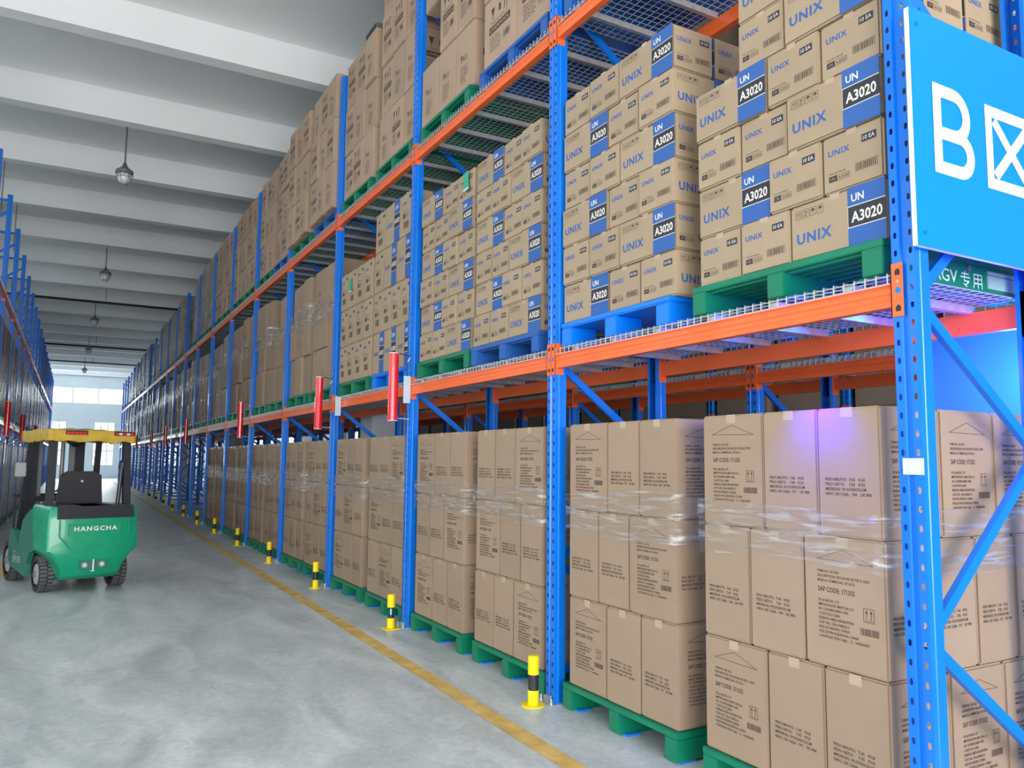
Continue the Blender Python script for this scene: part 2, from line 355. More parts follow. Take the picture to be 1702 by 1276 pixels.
def draw_LP(f, wd, ht):
    s = wd/.42; h = ht/.60
    f.poly([(.12*s, .36*h), (.16*s, .36*h), (.15*s, .32*h), (.14*s, .29*h), (.13*s, .32*h)], INK); f.rect(.18*s, .30*h, .02*s, .045*h, INK)
    for a in (.225, .25): f.rect(a*s, .29*h, .008*s, .06*h, INK)
    f.text("PRODUCTO\nCANTIDAD\nPESO BRUTO\nPESO NETO\nMEDIDAS\nNO. CAJA", .12*s, .09*h, .17*s, .16*h, INK, line=1.15)
def draw_G(f, wd, ht):
    f.text("MODEL NO.\nQTY  PCS\nG.W.  KGS\nMEAS.  CM", wd*.3, ht*.25, wd*.4, ht*.2, INK, line=1.2)
def draw_0(f, wd, ht): pass
DR = dict(T=draw_T, P=draw_P, S=draw_US, L=draw_UL, s=draw_VS, l=draw_VL, V=draw_LV, v=draw_LP, G=draw_G, o=draw_0)
_cm = {}
def carton_mesh(front, side, wd, dp, ht, body, n='791'):
    """wd along y (front face looks to -x), dp along x; origin at the bottom centre of the box"""
    key = (front, side, round(wd, 3), round(dp, 3), round(ht, 3), body.name, n)
    if key in _cm: return _cm[key]
    mb = MB(); g = .0025
    mb.bbox((-dp/2+g, -wd/2+g, 0.0), (dp/2-g, wd/2-g, ht-.003), body, .009, edge=SEAM if body in (CARD, CARDU, CARDL) else EDGELITD)
    f1 = Face(mb, (-dp/2+g, wd/2, 0), (0,-1,0), (0,0,1), (-1,0,0)); f2 = Face(mb, (-dp/2, -wd/2+g, 0), (1,0,0), (0,0,1), (0,-1,0))
    if front == 'P': draw_P(f1, wd, ht, n)
    else: DR[front](f1, wd, ht)
    if side == 'P': draw_P(f2, dp, ht, n)
    else: DR[side](f2, dp, ht)
    if front in 'TPo': # tape running over the top edge
        f1.rect(wd/2-.03, ht-.045, .06, .042, TAPE, .0009)
    if side in 'LSsl' or front in 'LS':
        f1.rect(wd/2-.025, ht-.028, .05, .025, TAPE, .0009)
    me = mb.mesh('carton'); _cm[key] = me; return me

# ------------------------------------------------------------------ setting
mb = MB(); mb.box((WX0, WY0, -.2), (WX1, WY1, 0), FLOORM); struct('floor', mb)
mb = MB(); mb.box((WX0, WY0, ZS), (WX1, WY1, ZS+.25), CONC); struct('ceiling', mb)
k = 0
y = 10.0 - 3.1*5
n = 1
while y < WY1:
    mb = MB(); mb.box((WX0, y, ZB), (WX1, y+.26, ZS), CONC); struct('trim_%d' % n, mb); n += 1; y += 3.1
# thin dark pipes under the far beams
def wall_with_openings(name, axis, pos, th, a0, a1, z1, ops):
    """wall in the plane axis=pos, running a0..a1, openings (b0,b1,z0,z1)"""
    mb = MB()
    def bx(p0, p1, q0, q1):
        if p1-p0 < 1e-4 or q1-q0 < 1e-4: return
        if axis == 'x': mb.box((min(pos, pos+th), p0, q0), (max(pos, pos+th), p1, q1), WALL)
        else: mb.box((p0, min(pos, pos+th), q0), (p1, max(pos, pos+th), q1), WALL)
    cuts = sorted(set([a0, a1] + [o[0] for o in ops] + [o[1] for o in ops]))
    for c0, c1 in zip(cuts, cuts[1:]):
        col = sorted([(o[2], o[3]) for o in ops if o[0] <= c0+1e-6 and o[1] >= c1-1e-6])
        z = 0
        for q0, q1 in col: bx(c0, c1, z, q0); z = q1
        bx(c0, c1, z, z1)
    return struct(name, mb)
wn = [1]
def window(axis, pos, b0, b1, z0, z1, nv=2, nh=0):
    mb = MB(); t = .06
    def bx(m_, p0, p1, q0, q1, d=.05, mt=FRAMEM):
        if axis == 'x': m_.box((pos-d, p0, q0), (pos+d, p1, q1), mt)
        else: m_.box((p0, pos-d, q0), (p1, pos+d, q1), mt)
    bx(mb, b0, b1, z0, z0+t); bx(mb, b0, b1, z1-t, z1); bx(mb, b0, b0+t, z0+t, z1-t); bx(mb, b1-t, b1, z0+t, z1-t)
    for i in range(1, nv+1):
        c = b0+(b1-b0)*i/(nv+1); bx(mb, c-t/2, c+t/2, z0+t, z1-t)
    for i in range(1, nh+1):
        c = z0+(z1-z0)*i/(nh+1); bx(mb, b0+t, b1-t, c-t/2, c+t/2, .045)
    o = link('window_%d' % wn[0], mb.mesh('window')); o['kind'] = 'structure'; wn[0] += 1
    mb = MB(); bx(mb, b0+t, b1-t, z0+t, z1-t, .004, PANE); link('pane', mb.mesh('pane'), o)
EW = [(-4.6, .35, 5.35, 6.55), (-4.6, -3.2, .9, 4.1), (-1.5, -.1, .9, 4.1)]
ops = EW + [(-8.4, -5.4, 5.35, 6.55), (-8.4, -5.4, .9, 4.1), (2.5, 7.5, 5.35, 6.55), (3.0, 6.0, .9, 4.1), (8.5, 13.5, 5.35, 6.55), (8.5, 13.5, .9, 4.1)]
wall_with_openings('wall_back', 'y', WY1, .25, WX0, WX1, ZS, ops)
for o_ in ops: window('y', WY1+.1, *o_, nv=2, nh=0 if o_[3]-o_[2] < 2 else 2)
lops = [(-6.5+6.0*k, -1.5+6.0*k, 3.0, 6.4) for k in range(1, 6)] + [(-6.5, 4.2, 0.0, 4.8)]
wall_with_openings('wall_left', 'x', WX0, -.25, WY0, WY1, ZS, lops)
for o_ in lops[:-1]: window('x', WX0-.1, *o_, nv=3, nh=1)
rops = [(1.5+6.0*k, 6.0+6.0*k, 1.0, 5.6) for k in range(4, 10)]
wall_with_openings('wall_right', 'x', WX1, .25, WY0, WY1, ZS, rops)
for o_ in rops: window('x', WX1+.1, *o_, nv=3, nh=2)
wall_with_openings('wall_front', 'y', WY0, -.25, WX0, WX1, ZS, [(-7.5, 1.5, 0, 5.2)])
# yard outside the doors
mb = MB(); mb.box((-60, -80, -.45), (80, 150, -.22), mat('yard_concrete', (.42, .43, .43), .8, var=.08, vscale=.5)); struct('floor_yard', mb)

# floor lines
def floor_line(x0, x1, y0, y1, label):
    mb = MB(); ny = int((y1-y0)/.5)
    rnd = random.Random(5)
    for i in range(ny):
        a = y0+(y1-y0)*i/ny; b = y0+(y1-y0)*(i+1)/ny
        mb.add([(x0, a, .002), (x1, a, .002), (x1, b, .002), (x0, b, .002)], [(0,1,2,3)], LINEY)
    tag(link('floor_line', mb.mesh('floor_line')), label, 'floor marking')
floor_line(-.525, -.405, -4, 56, 'worn yellow safety line painted on the floor beside the bollards')
floor_line(-3.62, -3.50, 2, 56, 'worn yellow floor line beside the forklift on the left')

# hanging ceiling lamps
def lamp(x, y, label, zt=6.92):
    r = link('pendant_lamp', None, loc=(x, y, ZS)); tag(r, label, 'ceiling lamp', 'lamps hanging in a row over the aisle')
    d = zt-ZS
    m1 = MB(); m1.tube([(0,0,0), (0,0,-.03)], .07, GREYM, 12); m1.bar((0,0,-.015), (.28,0,-.015), .03, .02, GREYM); link('ceiling_plate', m1.mesh('ceiling_plate'), r)
    m2 = MB(); m2.tube([(0,0,-.02), (0,0,d+.04)], .016, GREYM, 8); link('rod', m2.mesh('rod'), r)
    m3 = MB(); m3.tube([(0,0,d+.10), (0,0,d+.02), (0,0,d-.03), (0,0,d-.06), (0,0,d-.09), (0,0,d-.12)], [.02, .05, .10, .15, .155, .12], GREYM, 20)
    for k in range(8):
        a = k*PI/4; m3.box((math.cos(a)*.14-.012, math.sin(a)*.14-.012, d-.15), (math.cos(a)*.14+.012, math.sin(a)*.14+.012, d-.09), GREYM)
    o = link('housing', m3.mesh('housing', True), r)
    m4 = MB(); m4.tube([(0,0,d-.11), (0,0,d-.15), (0,0,d-.22), (0,0,d-.27), (0,0,d-.30), (0,0,d-.31)], [.10, .115, .115, .09, .05, .01], GLASSY, 20); link('glass_globe', m4.mesh('glass_globe', True), r)
    m5 = MB()
    for k in range(6):
        a = k*PI/3; c, s_ = math.cos(a), math.sin(a)
        m5.tube([(c*.13, s_*.13, d-.12), (c*.135, s_*.135, d-.20), (c*.11, s_*.11, d-.28), (c*.03, s_*.03, d-.335)], .004, GREYM, 5)
    m5.tube([(math.cos(t*PI/8)*.135, math.sin(t*PI/8)*.135, d-.19) for t in range(17)], .004, GREYM, 5, False)
    link('wire_guard', m5.mesh('wire_guard'), r)
names = ['nearest', 'second nearest', 'third nearest', 'fourth nearest', 'farthest']
for i, (lx, ly) in enumerate([(-2.24, 14.1), (-2.24, 23.4), (-2.31, 32.3), (-2.35, 42.0), (-2.39, 52.4)]):
    lamp(lx, ly, 'grey caged glass pendant lamp on a rod, %s of five down the aisle' % names[i])
for i, (yy, zz, lb) in enumerate([(31.0, 7.30, 'thin grey pipe under the ceiling in mid aisle, nearest of the pipes'), (44.0, 7.22, 'dark pipe under the ceiling, middle of the three pipes'), (51.0, 7.12, 'dark pipe under the ceiling, closest to the end windows')]):
    mb = MB(); mb.tube([(-8.9, yy, zz), (12.0, yy, zz)], .045, DARK, 8)
    for xx in range(-8, 12, 3): mb.tube([(xx, yy, zz), (xx, yy, ZS)], .01, DARK, 5)
    tag(link('ceiling_pipe', mb.mesh('ceiling_pipe')), lb, 'pipe')
for i, (xx, yy) in enumerate([(-4.5, 11.2), (-4.35, 13.3), (-4.3, 16.4), (-4.25, 19.5)]):
    mb = MB(); mb.tube([(xx, yy, 6.3), (xx, yy, ZS)], .012, GREYM, 6); mb.tube([(xx, yy, ZS-.03), (xx, yy, ZS)], .04, GREYM, 8)
    tag(link('hanger_rod', mb.mesh('hanger_rod')), 'thin hanger rod from the ceiling above left rack, %s from camera' % ORD[i], 'rod', 'hanger rods over the left rack')
# concrete columns between the racks
for i, (cx, cy) in enumerate([(1.42, 9.9), (1.42, 22.0), (1.42, 34.0), (-5.6, 9.9), (-5.6, 22.0), (-5.6, 34.0), (8.0, 9.9), (8.0, 34.0)]):
    mb = MB(); mb.box((cx-.27, cy-.27, 0), (cx+.27, cy+.27, ZS), WALL); struct('trim_%d' % (60+i), mb)

# ------------------------------------------------------------------ rack parts
S = 2.6
PW, PD = .10, .085     # post width (y), depth (x)
TOPZ = 6.52
def post_mesh(h):
    mb = MB(); pitch = .0715; n = int(h/pitch)
    def strip(p, q, z0, z1): mb.add([(p[0], p[1], z0), (q[0], q[1], z0), (q[0], q[1], z1), (p[0], p[1], z1)], [(0,1,2,3)], PBLUE)
    prof = [(.07, .012), (PD, .0), (.0, .0), (.0, .004)]
    segs = [((.075,.016),(PD,.016)), ((PD,.016),(PD,0)), ((PD,0),(0,0)), ((0,.036),(.012,.042)), ((.012,.042),(.012,.058)), ((.012,.058),(0,.064)), ((0,.1),(PD,.1)), ((PD,.1),(PD,.084)), ((PD,.084),(.075,.084))]
    for p, q in segs: strip(p, q, 0, h)
    # small groove along the side
    strip((.030, -.003), (.045, -.003), 0, h); strip((.026, 0), (.030, -.003), 0, h); strip((.045, -.003), (.049, 0), 0, h)
    for (a, b) in ((0, .036), (.064, .1)):       # two slotted strips
        c = (a+b)/2
        for i in range(n):
            z0 = i*pitch; z1 = z0+pitch if i < n-1 else h
            s0 = z0+.022; s1 = z0+.050; w2 = .0065
            O = [(0,a,z0),(0,b,z0),(0,b,z1),(0,a,z1)]; I = [(0,c-w2,s0+.006),(0,c,s0),(0,c+w2,s0+.006),(0,c+w2,s1-.006),(0,c,s1),(0,c-w2,s1-.006)]
            mb.add(O+I, [(0,1,6,5,4)[::1], (0,4,9), (1,6,7)[::1], (0,9,3) , (1,7,2), (2,7,8), (3,9,8), (2,8,3)], PBLUE)
    return mb.mesh('post')
def brace_mesh(p, q):      # C-channel in the frame plane (y ~ const)
    mb = MB(); p = Vector(p); q = Vector(q); d = (q-p).normalized(); n = Vector((0,1,0)); b = d.cross(n).normalized()
    w2 = .022; t = .024
    mb.bar(p, q, .003, w2*2, PBLUE, upv=b)
    for s_ in (-1, 1): mb.bar(p+b*w2*s_+n*t/2, q+b*w2*s_+n*t/2, t, .003, PBLUE, upv=b)
    return mb
def brace_zs():
    zs = []; 
    front = [.895+1.325*k for k in range(5)]; rear = [.29+1.325*k for k in range(5)]
    segs = [('f', .20, 'r', .20)]
    segs += [('f', front[0], 'r', rear[0])]
    for k in range(4):
        segs.append(('f', front[k], 'r', rear[k+1]))
        segs.append(('f', front[k+1], 'r', rear[k+1]))
    segs.append(('f', 6.42, 'r', 6.42))
    return segs
BR = []
for (_, z0, _, z1) in brace_zs():
    BR.append(brace_mesh((.065, .045, z0), (.885, .045, z1)).mesh('brace'))
def braces_joined():
    mb = MB()
    for (_, z0, _, z1) in brace_zs():
        b = brace_mesh((.065, .045, z0), (.885, .045, z1)); mb.add(b.v, b.f, PBLUE)
    return mb
POST = post_mesh(TOPZ)
mb = MB(); mb.box((-.045, -.03, 0), (PD+.02, PW+.03, .006), GALV)
for yy in (-.012, PW+.012): mb.tube([(-.028, yy, .006), (-.028, yy, .045)], .007, GALV, 6); mb.tube([(-.028, yy, .006), (-.028, yy, .02)], .013, GALV, 6)
mb.box((-.03, .02, .006), (-.001, .08, .05), GALV)
FOOT = mb.mesh('foot_plate')
BL = S-PW
def beam_mesh():
    """front beam: origin at its left-near end (y=0) bottom front edge at x=0"""
    mb = MB(); H = .103; D = .048
    poly = [(0,0),(D,0),(D,H),(.016,H),(.016,.078),(.0,.074),(.0,.055),(.004,.050),(.004,.030),(0,.024)]
    mb.prism(poly, 0, BL, PORANGE); return mb.mesh('beam')
BEAM = beam_mesh()
def conn_mesh(sgn):
    mb = MB(); z0, z1 = -.042, .170     # relative to beam bottom
    # y=0 is the beam end at the post, material goes outwards over the post face
    if sgn > 0: mb.box((-.006, -.046, z0), (.0, .004, z1), PORANGE); mb.box((-.006, 0.0, z0), (.062, .004, z1), PORANGE)
    else: mb.box((-.006, -.004, z0), (.0, .046, z1), PORANGE); mb.box((-.006, -.004, z0), (.062, 0, z1), PORANGE)
    f = Face(mb, (-.006, 0, 0), (0, -1, 0), (0, 0, 1), (-1, 0, 0))
    c = .027 if sgn > 0 else -.027
    for z in (-.012, .060, .132):
        f.poly([(c-.010, z-.010), (c+.010, z-.010), (c+.012, z+.006), (c+.004, z+.016), (c-.004, z+.016), (c-.012, z+.006)], BLK if z != .060 else PBLUE)
    f.poly([(c-.005, .092), (c+.005, .092), (c+.005, .102), (c-.005, .102)], GALV)
    return mb.mesh('connector')
CONN = {1: conn_mesh(1), -1: conn_mesh(-1)}
def deck_mesh(ny=1.24):
    """wire deck; origin at near front corner on top of the beam (z = beam top)"""
    mb = MB(); r = .0022; W = .004; dep = .93
    n = 24
    for i in range(n+1):
        y = .008+(ny-.016)*i/n
        mb.box((.004, y-r, .030), (dep, y+r, .030+W), WIRE)
        mb.box((-.006, y-r, -.012), (-.002, y+r, .034), WIRE)      # waterfall over the front beam
        mb.box((-.006, y-r, .030), (.010, y+r, .034), WIRE)
        mb.box((dep, y-r, -.012), (dep+.004, y+r, .034), WIRE)
    for i in range(17):
        x = .02+(dep-.04)*i/16; mb.box((x-r, 0, .026), (x+r, ny, .030), WIRE)
    mb.box((-.006, 0, -.012), (-.002, ny, -.008), WIRE); mb.box((dep, 0, -.012), (dep+.004, ny, -.008), WIRE)
    return mb.mesh('wire_grid')
DECK = deck_mesh()
mb = MB(); poly = [(-.028, .026), (.028, .026), (.016, -.008), (-.016, -.008)]
mb.prism([(a, b) for a, b in poly], .03, .90, GALV, axis='x')
CHAN = mb.mesh('support_channel')     # runs along x, poly in (y,z)

L1Z, L2Z = 2.184, 4.509
DK1, DK2 = L1Z+.103+.034, L2Z+.103+.034      # top of wire decks
def build_rack(name, label, x0, i0, i1, mirror=False, brace_cap=100, detail_to=99, levels=(L1Z, L2Z), cap_beams=True):
    """frames i0..i1 at y=i*S ; front plane x0 looking to -x (mirror: looking to +x)"""
    r = link(name, None, loc=(x0, 0, 0)); tag(r, label, 'pallet rack', 'storage racks')
    sx = -1 if mirror else 1
    nb = 0; far = MB()
    def place(nm, me, x, y, z, par, fx=1):
        o = link(nm, me, par, (sx*x, y, z)); o.scale = (sx*fx, 1, 1); return o
    for i in range(i0, i1+1):
        y = i*S
        for xx, fx in ((0, 1), (.95, -1)):
            p = place('post', POST, xx, y, 0, r, fx)
            if i-i0 < detail_to:
                f = link('foot_plate', FOOT, p)
        for b in BR:
            if nb < brace_cap: place('brace', b, 0, y, 0, r); nb += 1
            else:
                vs = [(sx*v.co.x, v.co.y+y, v.co.z) for v in b.vertices]; far.add(vs, [list(p.vertices) for p in b.polygons], PBLUE)
        if i == i1: break
        for z in levels:
            for xx, fx in ((0, 1), (.95, -1)):
                b = place('beam', BEAM, xx, y+PW, z, r, fx)
                if i-i0 < 12:
                    c = link('connector', CONN[1], b); c = link('connector', CONN[-1], b, (0, BL, 0))
            for k in range(2):
                d = place('wire_deck', DECK, .0, y+PW+.01+k*1.245, z+.103, r)
                if i-i0 < 9:
                    for q in range(3): link('support_channel', CHAN, d, (0, .22+.41*q, 0))
    if far.v:
        o = link('brace', far.mesh('braces'), r); o['kind'] = 'stuff'; o['label'] = 'braces of the distant rack frames'
    return r
IEND = 22
RK = build_rack('pallet_rack', 'long blue and orange pallet rack on the right side of the aisle', 0.0, 0, IEND)
RL = build_rack('pallet_rack', 'long blue pallet rack on the left side of the aisle behind the forklift', -4.06, 5, IEND, mirror=True)
R2 = build_rack('pallet_rack', 'shadowed second rack standing behind the right aisle rack', 1.86, 0, IEND, brace_cap=60)

R3 = build_rack('pallet_rack', 'third rack in the dark beyond the rear rack', 6.3, 0, 10, brace_cap=20)
# ------------------------------------------------------------------ pallets
def pallet_meshes(kind, L=1.10, Dp=1.02, H=.160):
    """list of (name, mesh, loc) parts; origin near front bottom corner: x 0..Dp, y 0..L"""
    out = []
    if kind in ('green', 'blue'):
        M_ = PGREEN if kind == 'green' else PBLUEW
        mb = MB(); mb.bbox((0, 0, H-.034), (Dp, L, H), M_, .004)
        for k in range(14): mb.box((.03+k*.07, .02, H-.044), (.06+k*.07, L-.02, H-.034), M_)
        out.append(('deck', mb.mesh('deck'), (0,0,0)))
        mb = MB(); mb.bbox((0.0, -.05, .012), (Dp, .05, H-.034), M_, .004); st = mb.mesh('stringer')
        mp_ = MB(); mp_.box((.02, -.045, 0), (Dp-.02, .045, .0125), M_); mp_.box((.03, -.085, 0), (.13, -.045, .012), PADB); pm = mp_.mesh('foot_strip')
        for yy in (.052, L/2, L-.052):
            out.append(('stringer', st, (0, yy, 0))); out.append(('foot_strip', pm, (0, max(yy, .09), 0)))
    else:
        mb = MB(); mb.bbox((0, 0, H-.036), (Dp, L, H), PLBLUE, .008); out.append(('deck', mb.mesh('deck'), (0,0,0)))
        mb = MB(); mb.bbox((-.10, -.062, 0), (.10, .062, H-.034), PLBLUE, .008); ft = mb.mesh('foot_block')
        for yy in (.066, L/2, L-.066):
            for xx in (.104, Dp/2, Dp-.104): out.append(('foot_block', ft, (xx, yy, 0)))
    return out
_pal = {}
def pallet(kind, x, y, z, label, L=1.10, parts=True, flip=False, Dp=1.02):
    key = (kind, L, Dp)
    if key not in _pal:
        ps = pallet_meshes(kind, L, Dp); mb = MB()
        for nm, me, lc in ps:
            for p in me.polygons: pass
            k = len(mb.v); mb.v += [(v.co.x+lc[0], v.co.y+lc[1], v.co.z+lc[2]) for v in me.vertices]
            for p in me.polygons: mb.f.append([k+a for a in p.vertices]); mb.mi.append(mb.m(me.materials[p.material_index]))
        _pal[key] = (ps, mb.mesh('pallet'))
    ps, whole = _pal[key]
    if parts:
        r = link('pallet', None, loc=(x, y, z))
        for nm, me, lc in ps: link(nm, me, r, lc)
    else: r = link('pallet', whole, loc=(x, y, z))
    tag(r, label, 'pallet', 'pallets in the racks'); return r

far_cartons = MB()
KIND = {'pale cartons with blue lettering': ('banner_carton', 'banner carton'), 'upright pale cartons': ('banner_carton', 'banner carton'), 'large cartons on the top shelves': ('store_carton', 'store carton'),
        'plain cartons on the middle shelves': ('plain_carton', 'plain carton'), 'wrapped cartons in the left rack': ('plain_carton', 'plain carton')}
def put_carton(me, x, y, z, label, group, rz=0.0, kind='carton'):
    nm, ct = KIND.get(group, ('carton', 'carton'))
    o = link(nm, me, loc=(x, y, z), rz=rz); tag(o, label, ct, group); return o
def put_far(me, x, y, z, sx=1):
    k = len(far_cartons.v); far_cartons.v += [(sx*v.co.x+x, v.co.y+y, v.co.z+z) for v in me.vertices]
    for p in me.polygons: far_cartons.f.append([k+a for a in p.vertices]); far_cartons.mi.append(far_cartons.m(me.materials[p.material_index]))

ROWN = ['bottom', 'second', 'third', 'fourth', 'fifth', 'top']
def rown(k, n): return 'top' if k == n-1 else ['bottom', 'second', 'third', 'fourth', 'fifth'][k] if k else 'bottom'
def stack(x0, ya, yb, z0, layers, ht, kw, body, where, desc, group, sides=None, ncol=0, far=False, jit=.006, dpth=None, numbers=None):
    """layers: strings, left (far) to right (near). kw: char -> (face width, depth, side char). ya near, yb far"""
    rnd = random.Random(int(ya*97+z0*13))
    nl = len(layers)
    for li, row in enumerate(layers):
        row = row.replace(' ', '')
        tot = sum(kw[c][0] for c in row); sc = (yb-ya)/tot if row and abs((yb-ya)/tot-1) < .25 else 1.0
        yy = ya + (tot*sc)
        pos = ['left', 'middle', 'right'] if len(row) == 3 else (['left', 'right'] if len(row) == 2 else ([ORD[q]+' from left' for q in range(len(row))]))
        for ci, c in enumerate(row):
            wd, dp, sd = kw[c]; wd *= sc
            yc = yy-wd/2; yy -= wd
            num = numbers[(li*3+ci) % len(numbers)] if numbers else '791'
            me = carton_mesh(c, sd, wd, dp, ht, body, num)
            xj = rnd.uniform(0, jit)
            if far: put_far(me, x0+dp/2+xj, yc, z0+li*ht); continue
            put_carton(me, x0+dp/2+xj, yc, z0+li*ht, '%s, %s layer %s, %s' % (desc[c] if isinstance(desc, dict) else desc, rown(li, nl), pos[ci], where), group, rz=rnd.uniform(-.006, .006) if li == nl-1 else 0)
            if ci == len(row)-1:      # boxes seen along the near side
                xx = x0+dp+xj
                k = -1
                while ncol > 0 and xx + dp < x0 + ncol + .08:
                    k += 1
                    # same box turned or not: keep side face kind
                    put_carton(me, xx+dp/2+.003, yc, z0+li*ht, '%s, %s layer, %s behind corner, %s' % (desc[c] if isinstance(desc, dict) else desc, rown(li, nl), ['one', 'two', 'three'][k], where), group)
                    xx += dp+.003
NUM = ['751', '791', '757', '164', '744', '737', '754', '771', '760']
KW_G = {'T': (.39, .30, 'P'), 'P': (.30, .39, 'T')}
KW_U = {'L': (.50, .31, 'S'), 'S': (.31, .50, 'L')}
KW_V = {'l': (.37, .28, 's'), 's': (.28, .37, 'l')}
KW_L = {'V': (.42, .50, 'v'), 'v': (.42, .50, 'V')}
KW_O = {'o': (.33, .40, 'G'), 'G': (.44, .40, 'o')}
near_far = [('right', .145), ('left', 1.43)]
# ---- ground level of the right rack: seven filled bays
FH = .163; GH = .547
GD = {'T': 'brown triangle-marked carton', 'P': 'brown weight-printed carton'}
wrap_list = []
for bay in range(7):
    bw = ORD[bay]+' bay at floor level'
    for pi, (pn, yo) in enumerate(near_far):
        y0 = bay*S+yo; yb = y0+(1.10 if pi == 0 else 1.06)
        if pi == 0: y0 += .045
        pallet('green', .02, bay*S+yo+(.0 if pi == 0 else -.0), 0, 'green pallet on the floor, %s one in %s' % (pn, bw), L=1.10, parts=bay < 5)
        pats = [['TPP', 'PPT', 'TPP'], ['TPP', 'PPT', 'TPP'], ['PPT', 'TPP', 'TPP'], ['TPP', 'PPT', 'TPP']]
        if bay == 0: L_ = pats[pi]
        elif bay == 1: L_ = [['PPT', 'TPP', 'PPT'], ['TPP', 'PPT', 'TPP']][pi]
        else: L_ = [['PTP', 'TPP', 'PPT'], ['TPP', 'PTP', 'TPP']][(bay+pi) % 2]
        stack(.03, y0+.01, yb-.01, FH, L_, GH, KW_G, CARD, '%s pallet, %s' % (pn, bw), GD, 'printed brown cartons on the floor pallets',
              ncol=1.17 if (bay == 0 and pi == 0) else (.78 if bay < 3 else 0), numbers=NUM, jit=.008)
        wrap_list.append((.03, y0+.01, yb-.01, FH+GH*1.75, FH+GH*2.22, 1.0, '%s floor pallet, %s' % (pn, bw)))
# ---- level two
UD = {'L': 'blue-banner carton', 'S': 'small-lettered carton', 'l': 'upright blue-banner carton', 's': 'upright small-print carton'}
LV2 = DK1; PH = .160
def ub(bay): return ORD[bay]+' middle shelf bay'
AGVP = pallet('green', .02, .150, LV2, 'green pallet on the orange middle beam beside the blue sign', L=1.13)
stack(.03, .145, 1.255, LV2+PH, ['SSL', 'LSS', 'SSL', 'LSS', 'SL', 'LS'], .262, KW_U, CARDU, 'right stack, '+ub(0), UD, 'pale cartons with blue lettering', ncol=1.0, jit=.022)
pallet('plastic', .02, 1.46, LV2, 'bright blue plastic pallet on the first middle shelf', L=1.11)
stack(.03, 1.43, 2.58, LV2+PH, ['LSS', 'SSL', 'LSS', 'SSL', 'LSS', 'SSL'], .262, KW_U, CARDU, 'left stack, '+ub(0), UD, 'pale cartons with blue lettering', ncol=1.0, jit=.022)
pallet('blue', .02, 2.86, LV2, 'dark blue pallet on the second middle shelf, right one', L=1.08)
stack(.03, 2.86, 3.93, LV2+PH, ['SSL', 'LSS', 'SSL', 'LSS', 'SSL', 'LSS'], .262, KW_U, CARDU, 'right stack, '+ub(1), UD, 'pale cartons with blue lettering', ncol=1.0, jit=.022)
pallet('green', .02, 3.98, LV2, 'green pallet on the second middle shelf, left one', L=1.13)
stack(.03, 3.98, 5.10, LV2+PH, ['SSL', 'LSS', 'SSL', 'LSS', 'SSL', 'LSS'], .262, KW_U, CARDU, 'left stack, '+ub(1), UD, 'pale cartons with blue lettering', ncol=1.0, jit=.022)
pallet('plastic', .02, 5.34, LV2, 'bright blue plastic pallet on the third middle shelf', L=1.08)
stack(.03, 5.34, 6.44, LV2+PH, ['lll', 'ssss', 'sll', 'sls'], .45, KW_V, CARDU, 'right stack, '+ub(2), UD, 'upright pale cartons', ncol=.60)
pallet('green', .02, 6.52, LV2, 'green pallet on the third middle shelf', L=1.13)
stack(.03, 6.50, 7.68, LV2+PH, ['ssss', 'ssss', 'ssss'], .45, KW_V, CARDU, 'left stack, '+ub(2), UD, 'upright pale cartons', ncol=.60)
mb = MB(); mb.box((-.001, -.05, -.09), (0, .05, .05), GRNLBL); mb.box((-.0012, -.05, -.11), (0, .05, -.09), WHITE); PAPER = mb.mesh('paper_label')
def paper(x, y, z, label): tag(link('paper_label', PAPER, loc=(x, y, z)), label, 'label')
paper(.026, 4.10, 3.98, 'green paper label on the top carton of the second middle shelf')
paper(.026, 7.30, 3.68, 'green paper label on an upright carton of the third middle shelf')
OD = {'o': 'plain brown carton', 'G': 'plain brown carton with faint print'}
for bay in range(3, 20):
    for pi, (pn, yo) in enumerate(near_far):
        y0 = bay*S+yo; rnd = random.Random(bay*7+pi)
        isfar = bay > 9
        hh = rnd.choice([.56, .58, .60]); 
        if bay < 15: pallet('green', .02, y0, LV2, 'green pallet on the middle shelf, %s one in %s' % (pn, ub(bay)), L=1.10, parts=bay < 5)
        pat = rnd.choice([['ooo', 'oGo', 'ooo'], ['oGo', 'ooo', 'Goo'], ['ooo', 'ooo', 'oo']])
        stack(.03, y0, y0+1.10, LV2+PH, pat, hh, KW_O, CARD if bay < 6 else CARDG, '%s stack, %s' % (pn, ub(bay)), OD, 'plain cartons on the middle shelves', far=isfar, jit=.05)
        wrap_list.append((.03, y0, y0+1.10, LV2+PH+hh*1.65, LV2+PH+hh*2.25, 1.0, '%s stack, %s' % (pn, ub(bay))))
